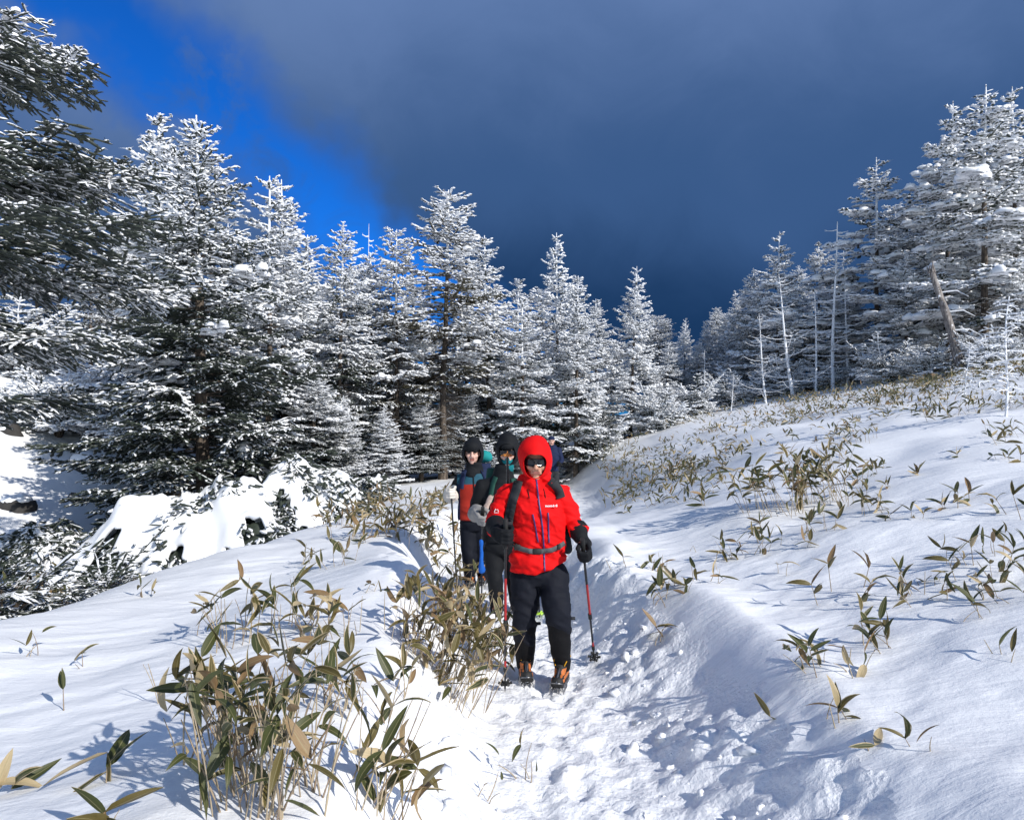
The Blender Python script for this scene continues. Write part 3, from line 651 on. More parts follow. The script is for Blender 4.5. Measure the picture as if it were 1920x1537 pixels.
for i, (px, ty, D) in enumerate(back):
    put([tallE, rimB, tallD, rimA][i % 4], [10.0, 9.0, 10.0, 9.0][i % 4], 'fir_tree', *(lambda q: ('snowy fir half hidden behind ' + q, px, ty, D, 'firs half hidden behind ' + q))('the near boughs at the left edge' if px < 270 else 'the broad dark fir and its twin tops' if px < 560 else 'the bare spire and brown trunks' if px < 800 else 'the centre firs above the hikers' if px < 1130 else 'the lone white fir, in the forest gap' if px < 1370 else 'the tall firs of the right slope'), rngb.uniform(0, 6.28), 1.25 if i < 25 else 1.7)

for i, (px, ty, D) in enumerate([(585, 690, 19.5), (640, 740, 20.5), (665, 680, 22.5), (700, 720, 23.5), (725, 760, 21), (760, 700, 24.5), (790, 740, 22.5), (850, 690, 25), (875, 735, 24), (925, 680, 26.5), (955, 730, 25), (990, 700, 27), (1120, 720, 28), (1230, 690, 31), (1255, 720, 29)]):
    put(rimC if i % 3 == 1 else big, 9.0 if i % 3 == 1 else 9.2, 'young_fir', 'young snowy fir filling the gap between the trunks', px, ty, D, 'young firs between the trunks', i * 1.9, 1.5)
# the near fir at the left edge: trunk outside, boughs reaching in
nearA = build_fir(9.0, 2.3, 3.6, 97, 0.14, 0.40, r=0.0155, sp=0.072, sides=5, spikes=4, droop=0.16, e_base=0.02, trunk_r=0.2, bare_in=0.15, wide=0.5, levels=[(7.6, 2.25), (7.1, 2.5), (5.95, 2.75), (5.75, 2.9), (4.85, 3.2), (4.1, 2.7), (3.3, 2.2)])
nf = make_tree('fir_tree', nearA)
nf.location = (-7.1, 8.4, tz(-7.1, 8.4) - 0.2); nf.rotation_euler = (0, 0, R(-4))
tag(nf, 'near dark fir whose snowy boughs reach in from the left edge', 'tree')

# bare dead trees
def dead_tree(H, seed, nb_, lean, rime=True, Lb=0.8, curve=0.15, r0=0.07):
    rng = np.random.default_rng(seed); t = empty('dead_tree'); a = Acc(); b_ = Acc()
    z = np.linspace(0, 1, 12); P = np.stack([lean * H * z + 0.04 * np.sin(z * 5 + seed), 0.03 * np.cos(z * 4), H * z - 0.3 * (1 - z)], 1)
    tube(a, P, r0 * (1 - 0.82 * z), 7, 0, True, 0.1, rng)
    for k in range(nb_):
        q = rng.uniform(0.12, 0.97); p = np.array([np.interp(q, z, P[:, i]) for i in range(3)]); az = rng.uniform(0, 6.28); L = 1.35 * Lb * (1.15 - q) * rng.uniform(0.5, 1.3) + 0.15
        s = np.linspace(0, 1, 6); d = np.array([math.cos(az), math.sin(az), 0])
        pts = p + d * (L * s)[:, None] + np.array([0, 0, 1.0]) * (L * (-0.25 * s + curve * 2.2 * s ** 2))[:, None]
        tube(b_, pts, 0.026 * (1 - 0.6 * s), 4, 0, True)
        for j in range(3):
            i = rng.integers(2, 6); lat = np.array([-d[1], d[0], rng.normal(0.1, 0.3)]) * rng.choice([-1, 1])
            tube(b_, [pts[i], pts[i] + (d * 0.5 + lat) * L * 0.25], [0.012, 0.006], 4, 0, True)
    link('trunk', a.mesh('trunk'), t, [M_BARK_R if rime else M_DEADWOOD], True); tag(link('branches', b_.mesh('branches'), t, [M_RIME], True), kind='stuff'); return t
dtA = dead_tree(7.0, 3, 46, 0.0); dtB = dead_tree(6.0, 9, 34, -0.09, Lb=1.0, curve=0.25)
for i, (p, H0, px, ty, D, rz, lab) in enumerate([
        (dtA, 7.0, 1562, 418, 31, 0.0, 'tall thin bare dead tree white with rime, highest of the bare trunks'),
        (dtB, 6.0, 1488, 515, 30, 0.0, 'bare white dead trunk leaning left with curved branches'),
        (dtA, 7.0, 1530, 540, 30.5, 2.0, 'short bare dead trunk between the leaning one and the tallest bare one'),
        (dtB, 6.0, 1437, 588, 30, 0.15, 'lowest bare dead tree, leftmost of the bare trunks'),
        (dtA, 7.0, 1588, 510, 31.5, 4.0, 'thin bare dead stem right of the tallest bare trunk'),
        (dtA, 7.0, 684, 420, 25, 1.0, 'bare dead spire rising above the firs left of centre'),
        (dtA, 7.0, 1320, 655, 33, 2.5, 'small bare grey tree in front of the distant firs'),
        (dtB, 6.0, 1370, 700, 29, 3.0, 'knee-high bare stump stem at the foot of the right slope trees')]):
    put(p, H0, 'dead_tree', lab, px, ty, D, rz=rz, first=i < 2, cat='dead tree', wide=1.25 if i != 5 else 0.45)
# leaning broken snag
b0 = gpx(1805, 668, 15); b0 = Vector(((1805 - 960) / FPX * 25, 25, tz((1805 - 960) / FPX * 25, 25) - 0.2)); t0 = W(1746, 508, 25.0)
sg = Acc(); rngs = np.random.default_rng(4); z = np.linspace(0, 1, 14); P = np.array(b0)[None] * (1 - z)[:, None] + np.array(t0)[None] * z[:, None] - np.array(b0)
P[:, 0] += 0.08 * np.sin(z * 3.1)
tube(sg, P, 0.165 * (1 - 0.45 * z), 12, 0, True, 0.10, rngs)
for a_ in range(7):
    q = a_ / 7 * 6.28; p = P[-1] + np.array([math.cos(q) * 0.09, math.sin(q) * 0.09, -0.05]); tube(sg, [p, p + [rngs.normal(-0.03, 0.03), rngs.normal(0, 0.02), rngs.uniform(0.1, 0.4)]], [0.05, 0.012], 5, 0)
sn = empty('broken_snag', b0); link('trunk', sg.mesh('trunk'), sn, [M_DEADWOOD], True)
tag(sn, 'thick broken dead trunk leaning left on the right slope', 'dead tree')
st = Acc(); 
for q in (0.45, 0.62, 0.8):
    p = np.array([np.interp(q, z, P[:, i]) for i in range(3)]); tube(st, [p, p + [0.45, -0.25, 0.02], p + [0.75, -0.4, -0.2]], [0.03, 0.02, 0.008], 5, 0)
tag(link('branch_stubs', st.mesh('branch_stubs'), sn, [M_RIME], True), kind='stuff')

# thin rimed larch-like sapling at right, near
def sapling(H, seed, Rm=0.9, n=26):
    rng = np.random.default_rng(seed); t = empty('rimed_sapling'); a = Acc(); b_ = Acc()
    z = np.linspace(0, 1, 10); P = np.stack([0.05 * np.sin(z * 6), 0.04 * np.sin(z * 4), H * z - 0.2 * (1 - z)], 1)
    tube(a, P, 0.028 * (1 - 0.7 * z) + 0.004, 7, 0, True, 0.05, rng)
    for k in range(n):
        q = 0.22 + 0.78 * k / n; p = np.array([np.interp(q, z, P[:, i]) for i in range(3)])
        for m_ in range(2 if q < 0.8 else 3):
            az = rng.uniform(0, 6.28); L = Rm * (1.08 - q) ** 0.8 * rng.uniform(0.5, 1.2) + 0.08; s = np.linspace(0, 1, 7); d = np.array([math.cos(az), math.sin(az), 0]); lt = np.array([-d[1], d[0], 0])
            pts = p + d * (L * s)[:, None] + np.array([0, 0, 1.0]) * (L * (0.25 * s - 0.38 * s ** 2))[:, None] + lt * (0.08 * L * np.sin(s * 5))[:, None]
            tube(b_, pts, 0.013 * (1 - 0.5 * s), 5, 0, True, 0.3, rng)
            for j in range(int(4 + L * 9)):
                i = rng.integers(1, 7); D2 = d * 0.7 + lt * rng.choice([-1, 1]) * 0.8 + np.array([0, 0, rng.normal(0.1, 0.35)]); l2 = rng.uniform(0.06, 0.28) * min(1, L)
                tube(b_, [pts[i], pts[i] + D2 * l2 * 0.5 + [0, 0, 0.01], pts[i] + D2 * l2], [0.010, 0.010, 0.006], 4, 0, True, 0.3, rng)
    link('trunk', a.mesh('trunk'), t, [M_BARK_R], True); link('crown', b_.mesh('crown'), t, [M_RIME], True); return t
sp1 = sapling(2.6, 5, 1.15, 22); put(sp1, 2.6, 'rimed_sapling', 'thin sapling coated in white rime at the right edge above the bamboo', 1885, 556, 12.0, first=True, cat='sapling')
put(sp1, 2.6, 'rimed_sapling', 'smaller rimed sapling behind the thin one, by the leaning snag', 1812, 640, 16.0, rz=2.0, cat='sapling')

# snow laden low bushes under the broad fir and beside it
def snow_bush(name, label, c, rx, ry, h, seed, bare_amt=0.5):
    rng = np.random.default_rng(seed); t = empty(name, c); sc_ = Acc(); fo = Acc()
    nu, nv = 120, 44; u = np.arange(nu) / nu * 2 * np.pi; v = (np.arange(nv) + 0.5) / nv
    U, Vv = np.meshgrid(u, v); lob = 1 + 0.22 * np.sin(3 * U + seed) + 0.14 * np.sin(7 * U + 2 * seed) + 0.25 * fbm(np.cos(U) * 2 + seed, np.sin(U) * 2, seed, 3)
    X = Vv * rx * lob * np.cos(U); Y = Vv * ry * lob * np.sin(U)
    Z = h * (1 - Vv ** 2.0) * (0.85 + 0.35 * fbm(X * 1.1 + seed, Y * 1.1, seed + 5, 3)) + 0.17 * fbm(X * 2.3, Y * 2.3 + seed, seed + 9, 4) * (0.4 + Vv) + 0.17 * fbm(X * 5, Y * 5 + seed, seed + 19, 4)
    V = np.stack([X, Y, Z], -1)
    rag = fbm(X * 1.7 + 4, Y * 1.7, seed + 13, 4) + 0.45 * (Vv - 0.62) * bare_amt * 2 + 0.25 * fbm(U * 9, Vv * 4, seed + 3, 2)
    i = np.arange(nv - 1)[:, None] * nu; j = np.arange(nu)[None]; j2 = (j + 1) % nu
    F = np.stack([i + j, i + nu + j, i + nu + j2, i + j2], -1); open_ = (rag[:-1] > 0.04)
    sc_.add(V.reshape(-1, 3), F[~open_].reshape(-1, 4), 0); sc_.add(V[0], [list(range(nu))], 0)
    me = sc_.mesh('snow_cover'); o = link('snow_cover', me, t, [M_SNOW], True)
    so = o.modifiers.new('thick', 'SOLIDIFY'); so.thickness = 0.10; so.offset = -1; ss = o.modifiers.new('soft', 'SUBSURF'); ss.levels = ss.render_levels = 1
    # dark sprays under the open places and along the rim
    oi = np.argwhere(open_); pick = oi[rng.integers(0, len(oi), 2700)] if len(oi) else np.zeros((0, 2), int)
    rim = np.stack([np.full(700, nv - 2), rng.integers(0, nu, 700)], 1); pick = np.concatenate([pick, rim])
    anyw = np.stack([rng.integers(4, nv - 1, 1900), rng.integers(0, nu, 1900)], 1); cl = fbm(V[anyw[:, 0], anyw[:, 1], 0] * 2.6, V[anyw[:, 0], anyw[:, 1], 1] * 2.6 + seed, seed + 41, 3); anyw = anyw[cl > 0.13]; pick = np.concatenate([pick, anyw]); lift = np.concatenate([np.zeros(len(pick) - len(anyw)), np.full(len(anyw), 0.16)])
    Pp = V[pick[:, 0], pick[:, 1]] * rng.uniform(0.9, 1.0, (len(pick), 1)); Pp[:, 2] -= rng.uniform(0.02, 0.18, len(pick))
    Pp[:, 2] += lift
    ang = U[pick[:, 0], pick[:, 1]] + rng.normal(0, 0.7, len(pick)); ln = rng.uniform(0.10, 0.26, len(pick))
    Dp = np.stack([np.cos(ang), np.sin(ang), rng.normal(-0.25, 0.35, len(pick))], 1)
    sprigs(fo, Pp, Pp + Dp * ln[:, None], 0.026, np.clip(rng.normal(0.26, 0.2, len(pick)), 0, 1), rng, 4, 2)
    core = V * 0.93; core[..., 2] -= 0.16
    fo.add(core.reshape(-1, 3), F.reshape(-1, 4), 0)
    link('foliage', fo.mesh('foliage'), t, MATS_C)
    return tag(t, label, 'bush')
def bush_at(px, py, D, dz=0.0): X = (px - 960) / FPX * D; return (X, D, tz(X, D) - 0.1 + dz)
snow_bush('snow_laden_bush', 'largest snow-buried bush at the foot of the broad dark fir', bush_at(375, 0, 13.4), 2.3, 1.6, 2.1, 3)
snow_bush('snow_laden_bush', 'snow-buried bush right of the broad fir, long slope to the hikers', bush_at(560, 0, 14.2), 1.6, 1.3, 1.75, 8)
snow_bush('snow_laden_bush', 'low snowy bush left of the broad fir, near the hollow', bush_at(215, 0, 14.8), 1.2, 1.2, 1.05, 12, 0.7)
snow_bush('snow_laden_bush', 'small snowy bush below the bare brown trunks', bush_at(690, 0, 17.5), 0.9, 0.9, 0.85, 17, 0.8)
snow_bush('snow_laden_bush', 'small snow hump bush in front of the largest buried bush', bush_at(330, 0, 11.9), 0.9, 0.6, 0.55, 21, 0.8)
snow_bush('snow_laden_bush', 'smooth snow-covered hump in the hollow at left', bush_at(70, 0, 14.0), 1.1, 1.1, 1.2, 29, 0.15)
# dark rimed shrub by the left edge
def shrub(H, Rm, seed, c, n=60, r=0.02, nee=NEE):
    rng = np.random.default_rng(seed); t = empty('shrub'); cr_ = Acc(); st_ = Acc()
    for k in range(n):
        az = rng.uniform(0, 6.28); L = Rm * rng.uniform(0.5, 1.1); zb_ = rng.uniform(0.05, 0.7) * H
        bough(cr_, np.array([rng.normal(0, 0.1 * Rm), rng.normal(0, 0.1 * Rm), zb_]), az, rng.uniform(0.0, 0.9), L, 0.15, 0.0, rng, c, r, 0.12, True, 4, 2)
    for k in range(10):
        az = rng.uniform(0, 6.28); tube(st_, [[0, 0, -0.2], [0.2 * Rm * math.cos(az), 0.2 * Rm * math.sin(az), H * 0.4], [0.5 * Rm * math.cos(az), 0.5 * Rm * math.sin(az), H * 0.8]], [0.03, 0.02, 0.008], 5, 0)
    link('stems', st_.mesh('stems'), t, [M_DRYTWIG], True); link('crown', cr_.mesh('crown'), t, MATS_C); return t
shA = shrub(0.9, 0.9, 3, 0.20, 44, 0.016)
shA.location = (-6.55, 9.6, tz(-6.55, 9.6)); tag(shA, 'dark half-rimed shrub low at the left edge beside green bamboo', 'shrub')
shB = copy_tree(shA); shB.location = (-5.6, 10.4, tz(-5.6, 10.4) - 0.1); shB.rotation_euler = (0, 0, 2); shB.scale = (0.8, 0.8, 0.8); tag(shB, 'smaller half-rimed shrub right of the dark one in the hollow', 'shrub')
shC = shrub(1.5, 1.5, 8, 0.70, 60, 0.03)
for i, (px, D, s_, lab) in enumerate([(110, 21, 1.0, 'white rimed thicket on the far left hillside, lowest'), (190, 24, 1.1, 'white rimed thicket on the left hillside behind the broad fir'), (40, 25, 1.2, 'white rimed thicket high at the left edge'), (255, 22, 0.9, 'white rimed thicket nearest the broad fir trunk')]):
    o = shC if i == 0 else copy_tree(shC); X = (px - 960) / FPX * D; o.location = (X, D, tz(X, D)); o.rotation_euler = (0, 0, i * 1.7); o.scale = (s_,) * 3; tag(o, lab, 'thicket')
# undergrowth at the foot of the right slope trees
for i, (px, D, s_) in enumerate([(1130, 27, 0.7), (1230, 28, 0.8), (1300, 31, 0.8), (1380, 33, 0.9), (1660, 27.5, 0.8), (1740, 26, 0.7), (1860, 24.5, 0.7), (900, 24, 0.7), (1010, 26.5, 0.7), (1560, 32, 0.7), (1470, 33, 0.8)]):
    o = copy_tree(shC); X = (px - 960) / FPX * D; o.location = (X, D, tz(X, D) - 0.2); o.rotation_euler = (0, 0, i * 2.1); o.scale = (s_,) * 3
    tag(o, 'low rimed shrub at the foot of the forest edge', 'shrub', 'low rimed shrubs along the forest edge')
# snow capped boulders on the left hillside
def boulder(seed, s_):
    a = Acc(); ellipsoid(a, (0, 0, 0.25 * s_), (s_, s_ * 0.8, s_ * 0.62), None, 26, 18); me = a.mesh('rock'); V = get_co(me); N = V / np.linalg.norm(V, axis=1)[:, None]
    V = V + N * (noise3(V / s_, 1.6, seed, 4) * 0.45 * s_)[:, None]; set_co(me, V)
    t = empty('boulder'); link('rock', me, t, [M_ROCK], True)
    c_ = Acc(); ellipsoid(c_, (0, 0, 0.58 * s_), (s_ * 0.93, s_ * 0.75, s_ * 0.36), None, 26, 14); m2 = c_.mesh('snow_cap'); V = get_co(m2); V[:, 2] = np.maximum(V[:, 2], 0.5 * s_); V += (noise3(V / s_, 2.2, seed + 4, 3) * 0.3 * s_)[:, None] * np.array([0.6, 0.6, 0.5]); set_co(m2, V); link('snow_cap', m2, t, [M_SNOW], True)
    return t
M_ROCK = plain('lava_rock', (0.035, 0.032, 0.03), 0.85, 0.6, 6, 0.8, 40)
bA = boulder(2, 0.8); bB = boulder(7, 0.6)
for i, (px, D, s_) in enumerate([(165, 20, 1.0), (205, 21, 0.9), (120, 22, 1.1), (60, 22, 1.2), (235, 22.5, 1.0), (15, 20, 0.8), (90, 25, 1.3), (180, 25, 1.1), (30, 16.5, 0.7), (140, 18, 0.6)]):
    o = (bA, bB)[i % 2] if i < 2 else copy_tree((bA, bB)[i % 2]); X = (px - 960) / FPX * D; o.location = (X, D, tz(X, D) - 0.22 * s_); o.rotation_euler = (0, 0, i * 1.3); o.scale = (s_ * 0.65, s_ * 0.65, s_ * 0.8)
    tag(o, 'dark lava boulder with a snow cap on the left hillside', 'boulder', 'snow-capped boulders on the left hillside')
#PART3
# ------------------------------------------------------------------ hikers
from mathutils.bvhtree import BVHTree
M_SKIN = plain('skin', (0.50, 0.27, 0.18), 0.5, 0.12, 30, 0.2, 300)
M_SKIN_L = plain('fair_skin', (0.62, 0.37, 0.29), 0.5, 0.10, 30, 0.2, 300)
M_LIP = plain('lips', (0.33, 0.12, 0.09), 0.45, 0.1)
M_DARKHAIR = plain('dark_hair', (0.015, 0.012, 0.01), 0.6, 0.3, 60)
def fabric(name, col, rough=0.6, var=0.12):
    return plain(name, col, max(rough, 0.75), var, 14, 0.25, 420, 0.0, 0.15)
M_RED = fabric('red_shell_fabric', (0.66, 0.005, 0.006), 0.7, 0.12); M_BLACK = fabric('black_fabric', (0.010, 0.011, 0.013)); M_NAVYBLK = fabric('navy_black_trouser_fabric', (0.0085, 0.010, 0.016))
M_GAIT = fabric('black_gaiter_fabric', (0.007, 0.007, 0.008), 0.5); M_GREY = fabric('grey_webbing', (0.10, 0.105, 0.11)); M_CHAR = fabric('charcoal_strap', (0.028, 0.03, 0.034))
M_PURPLE = plain('purple_zip', (0.045, 0.02, 0.12), 0.4, 0.2, 40); M_WHITE = fabric('white_print', (0.8, 0.8, 0.8)); M_WGLOVE = fabric('white_knit_glove', (0.62, 0.58, 0.52)); M_GGLOVE = fabric('grey_glove_fabric', (0.26, 0.25, 0.24))
M_TEAL = fabric('teal_fabric', (0.022, 0.080, 0.115)); M_BRICK = fabric('brick_red_fabric', (0.34, 0.026, 0.016)); M_NAVY = fabric('navy_fabric', (0.014, 0.022, 0.06)); M_TURQ = fabric('turquoise_fabric', (0.015, 0.24, 0.24)); M_MINT = fabric('teal_knit', (0.008, 0.15, 0.17)); M_GREEN = fabric('green_webbing', (0.018, 0.065, 0.05)); M_CREAM = plain('cream_print_fabric', (0.40, 0.30, 0.25), 0.8, 0.85, 45); M_BLUE = fabric('blue_fabric', (0.012, 0.10, 0.42))
M_GLASS = plain('dark_goggle_lens', (0.006, 0.006, 0.008), 0.10, 0.0); M_RUBBER = plain('black_rubber', (0.012, 0.012, 0.012), 0.7, 0.3)
M_STEEL = plain('crampon_steel', (0.32, 0.32, 0.33), 0.35, 0.2, 40, metal=1.0); M_DKSTEEL = plain('dark_steel', (0.05, 0.05, 0.055), 0.4, 0.2, 40, metal=0.8)
M_ORANGE = plain('orange_boot_leather', (0.46, 0.13, 0.025), 0.55, 0.3, 40, 0.3, 200); M_YELLOW = fabric('yellow_cord', (0.72, 0.36, 0.02)); M_POLEBLK = plain('black_pole', (0.012, 0.012, 0.013), 0.35, 0.1); M_POLERED = plain('red_pole', (0.36, 0.02, 0.022), 0.3, 0.15); M_LIME = plain('lime_plastic', (0.45, 0.70, 0.08), 0.4, 0.1); M_ORPL = plain('orange_plastic', (0.60, 0.22, 0.03), 0.4, 0.1); M_POLEBLUE = plain('blue_pole', (0.02, 0.14, 0.5), 0.3, 0.1)

def v(*a): return np.array(a, float)
def A3(p): return np.array([p.x, p.y, p.z])
def hframe(yaw, pitch, roll=0.0):
    return np.array((Matrix.Rotation(yaw, 3, 'Z') @ Matrix.Rotation(pitch, 3, 'X') @ Matrix.Rotation(roll, 3, 'Y')))
def head_parts(acc, c, M, s=1.0):
    T = lambda x, y, z: c + M @ (v(x, y, z) * s)
    ellipsoid(acc, T(0, 0.012, 0.035), v(0.075, 0.095, 0.090) * s, M, 24, 16)
    ellipsoid(acc, T(0, -0.012, -0.045), v(0.060, 0.076, 0.070) * s, M, 20, 14)
    ellipsoid(acc, T(0, -0.064, -0.096), v(0.028, 0.020, 0.018) * s, M)
    capsule(acc, T(0, -0.092, 0.020), T(0, -0.114, -0.022), 0.009 * s, 0.0145 * s)
    for q in (-1, 1):
        ellipsoid(acc, T(q * 0.013, -0.102, -0.026), v(0.010, 0.012, 0.009) * s, M)
        ellipsoid(acc, T(q * 0.040, -0.066, -0.020), v(0.027, 0.026, 0.026) * s, M)
        ellipsoid(acc, T(q * 0.077, 0.008, -0.004), v(0.010, 0.022, 0.032) * s, M)
        capsule(acc, T(q * 0.012, -0.086, 0.036), T(q * 0.045, -0.074, 0.036), 0.012 * s, 0.010 * s)
        capsule(acc, T(q * 0.018, -0.088, -0.046), T(q * 0.034, -0.076, -0.068), 0.010 * s, 0.008 * s)
    capsule(acc, T(-0.022, -0.084, -0.055), T(0.022, -0.084, -0.055), 0.0075 * s, 0.0075 * s); capsule(acc, T(-0.018, -0.083, -0.068), T(0.018, -0.083, -0.068), 0.008 * s, 0.008 * s)
def glove(name, hand, wrist, pole_dir, mat, parent, s=1.0, out_sign=1.0, cuff=None):
    """a fist with five fingers closed round the pole that runs through `hand`"""
    P = v(*pole_dir); P /= np.linalg.norm(P); F = hand - wrist; F = F - P * np.dot(F, P); F /= np.linalg.norm(F); S = np.cross(P, F) * out_sign
    T = lambda f, sd_, p: hand + (F * f + S * sd_ + P * p) * s
    a = Acc()
    for p in (0.032, 0.010, -0.012, -0.034): capsule(a, T(-0.062, 0.036, p * 0.8), T(0.022, 0.040, p), 0.019 * s, 0.016 * s)
    for k, (p, L) in enumerate(((0.036, 0.95), (0.012, 1.06), (-0.013, 1.0), (-0.036, 0.85))):
        q = [T(0.022, 0.040, p), T(0.022 + 0.030 * L, 0.014, p), T(0.020 + 0.020 * L, -0.022, p - 0.002), T(0.002, -0.034, p - 0.004)]
        for i in range(3): capsule(a, q[i], q[i + 1], (0.0145 - 0.0012 * i) * s, (0.0135 - 0.0012 * i) * s)
    q = [T(-0.052, 0.020, 0.035), T(-0.022, -0.020, 0.050), T(0.012, -0.036, 0.052), T(0.030, -0.030, 0.046)]
    for i in range(3): capsule(a, q[i], q[i + 1], (0.018 - 0.0018 * i) * s, (0.0165 - 0.0018 * i) * s)
    capsule(a, T(-0.060, 0.030, 0.0), wrist, 0.040 * s, 0.043 * s)
    if cuff is not None: capsule(a, wrist, cuff, 0.054 * s, 0.073 * s, 18)
    me = remesh(a, 'glove', 0.0058, 1); wrinkle(me, 0.003, 14, 30, 3)
    return link(name, me, parent, [mat])
def crampon_boot(parent, ankle, yaw, mats, s=1.0):
    """boot standing on crampon points; the frame of the boot: +Y to the toe"""
    M = np.array(Matrix.Rotation(yaw, 3, 'Z')); g = v(ankle[0], ankle[1], ankle[2])
    T = lambda x, y, z: g + M @ (v(x, y, z) * s)
    a = Acc(); lift = 0.035
    capsule(a, T(0, -0.035, lift + 0.045), T(0, 0.165, lift + 0.034), 0.045 * s, 0.040 * s, 18)
    ellipsoid(a, T(0, 0.160, lift + 0.040), v(0.048, 0.062, 0.040) * s, M); ellipsoid(a, T(0, -0.040, lift + 0.05), v(0.040, 0.045, 0.055) * s, M)
    capsule(a, T(0, 0.115, lift + 0.055), T(0, 0.015, lift + 0.135), 0.036 * s, 0.048 * s, 18); capsule(a, T(0, -0.015, lift + 0.06), T(0, -0.005, lift + 0.19), 0.046 * s, 0.054 * s, 18)
    box(a, T(0, 0.065, lift + 0.014), v(0.042, 0.135, 0.014) * s, M)
    me = remesh(a, 'boot', 0.0075, 2); V = get_co(me); V[:, 2] = np.maximum(V[:, 2], g[2] + lift * s); set_co(me, V)
    def fm(c):
        l_ = ((c - g) @ M) / s; z_ = l_[:, 2] - lift; y_ = l_[:, 1]
        m_ = np.where(z_ < 0.034, 0, 1); m_ = np.where((y_ > 0.185) & (z_ < 0.075), 0, m_); m_ = np.where((z_ > 0.102), 0, m_); m_ = np.where((np.abs(l_[:, 0]) < 0.018) & (y_ > 0.05), 0, m_); m_ = np.where((np.abs(z_ - 0.062) < 0.006) & (y_ > 0.03), 0, m_); return m_
    face_mats(me, fm); bo = link('boot', me, parent, [M_RUBBER, M_ORANGE])
    l_ = Acc()
    for k in range(5):
        y = 0.125 - 0.026 * k; z = lift + 0.084 + 0.025 * k; tube(l_, [T(-0.026, y - 0.01, z - 0.006), T(0, y, z + 0.008), T(0.026, y - 0.01, z - 0.006)], 0.0032 * s, 5)
    th = np.linspace(0, 2 * np.pi, 19); tube(l_, np.array([T(0.055 * math.cos(q), -0.004 + 0.055 * math.sin(q), lift + 0.165 + 0.02 * math.sin(q)) for q in th]), 0.008 * s, 6)
    for q in (-1, 1): tube(l_, np.array([T(0.01 * q, 0.055, lift + 0.16), T(0.035 * q, 0.085, lift + 0.185), T(0.045 * q, 0.08, lift + 0.15), T(0.03 * q, 0.09, lift + 0.12)]), 0.005 * s, 5)
    link('lace', l_.mesh('lace'), bo, [mats[0]], True)
    c_ = Acc()
    for q in (-1, 1):
        box(c_, T(q * 0.040, 0.125, lift - 0.001), v(0.006, 0.075, 0.004) * s, M); box(c_, T(q * 0.030, -0.035, lift - 0.001), v(0.006, 0.045, 0.004) * s, M)
        for y, dz, dy in ((0.19, 0.036, 0.02), (0.145, 0.034, 0.0), (0.09, 0.034, 0.0), (-0.005, 0.034, 0.0), (-0.06, 0.034, 0.0)):
            x = q * (0.044 if y > 0.05 else 0.034); tube(c_, [T(x, y, lift), T(x * 1.05, y + dy * 0.6, lift - dz * 0.55), T(x * 1.02, y + dy, lift - dz)], [0.009 * s, 0.006 * s, 0.0015 * s], 4)
            tube(c_, [T(x, y, lift - 0.002), T(x * 1.1, y, lift + 0.03)], [0.006 * s, 0.004 * s], 4)
        tube(c_, [T(q * 0.018, 0.19, lift), T(q * 0.020, 0.225, lift - 0.006), T(q * 0.020, 0.245, lift - 0.026)], [0.009 * s, 0.007 * s, 0.0015 * s], 4)
    for y in (0.19, 0.10, -0.03): box(c_, T(0, y, lift - 0.002), v(0.042, 0.007, 0.003) * s, M)
    box(c_, T(0, 0.04, lift - 0.003), v(0.010, 0.07, 0.002) * s, M)
    th = np.linspace(0, np.pi, 9); tube(c_, np.array([T(0.048 * math.cos(q), 0.150 + 0.075 * math.sin(q), lift + 0.012 + 0.030 * math.sin(q)) for q in th]), 0.004 * s, 5)
    tube(c_, np.array([T(0, 0.222, lift + 0.04), T(0, 0.17, lift + 0.085), T(0, 0.10, lift + 0.115)]), [0.006 * s, 0.009 * s, 0.007 * s], 5)
    link('crampon', c_.mesh('crampon'), bo, [M_STEEL], True)
    return bo
def bvh_of(*objs):
    Vs = []; Fs = []; n = 0
    for o in objs:
        Vs += [x.co.copy() for x in o.data.vertices]; Fs += [[i + n for i in p.vertices] for p in o.data.polygons]; n = len(Vs)
    return BVHTree.FromPolygons(Vs, Fs)
def front(bvh, x, z, off=0.004, default=-0.15):
    h = bvh.ray_cast(Vector((x, -2, z)), Vector((0, 1, 0)))
    return v(x, (h[0].y if h[0] is not None else default) - off, z)
def ribbon(bvh, path, width, thick=0.006, n=26, off=0.003):
    """a band lying on the cloth along a path of (x, z) points"""
    P = np.array(path, float); d = np.concatenate([[0], np.cumsum(np.linalg.norm(np.diff(P, axis=0), axis=1))]); q = np.linspace(0, d[-1], n)
    X = np.interp(q, d, P[:, 0]); Z = np.interp(q, d, P[:, 1]); tx = np.gradient(X); tz_ = np.gradient(Z); L = np.hypot(tx, tz_); nx_ = -tz_ / L; nz_ = tx / L
    w_ = np.array([-1, 0, 1]) * width / 2; a = Acc(); front_ = np.zeros((n, 3, 3)); last = -0.15
    for i in range(n):
        for j in range(3):
            p = front(bvh, X[i] + nx_[i] * w_[j], Z[i] + nz_[i] * w_[j], off, last); front_[i, j] = p; last = p[1]
    front_[:, :, 1] = np.minimum(front_[:, :, 1], np.median(front_[:, :, 1], axis=1)[:, None] + 0.02)
    outer = front_.copy(); outer[:, :, 1] -= thick; inner = front_.copy(); inner[:, :, 1] += 0.004
    V = np.concatenate([outer, inner[:, ::-1]], 1).reshape(-1, 3); i = np.arange(n - 1)[:, None] * 6; j = np.arange(6)[None]; j2 = (j + 1) % 6
    a.add(V, np.stack([i + j, i + j2, i + 6 + j2, i + 6 + j], -1).reshape(-1, 4)); a.add(V[:6], [list(range(6))]); a.add(V[-6:], [list(range(6))[::-1]])
    return a
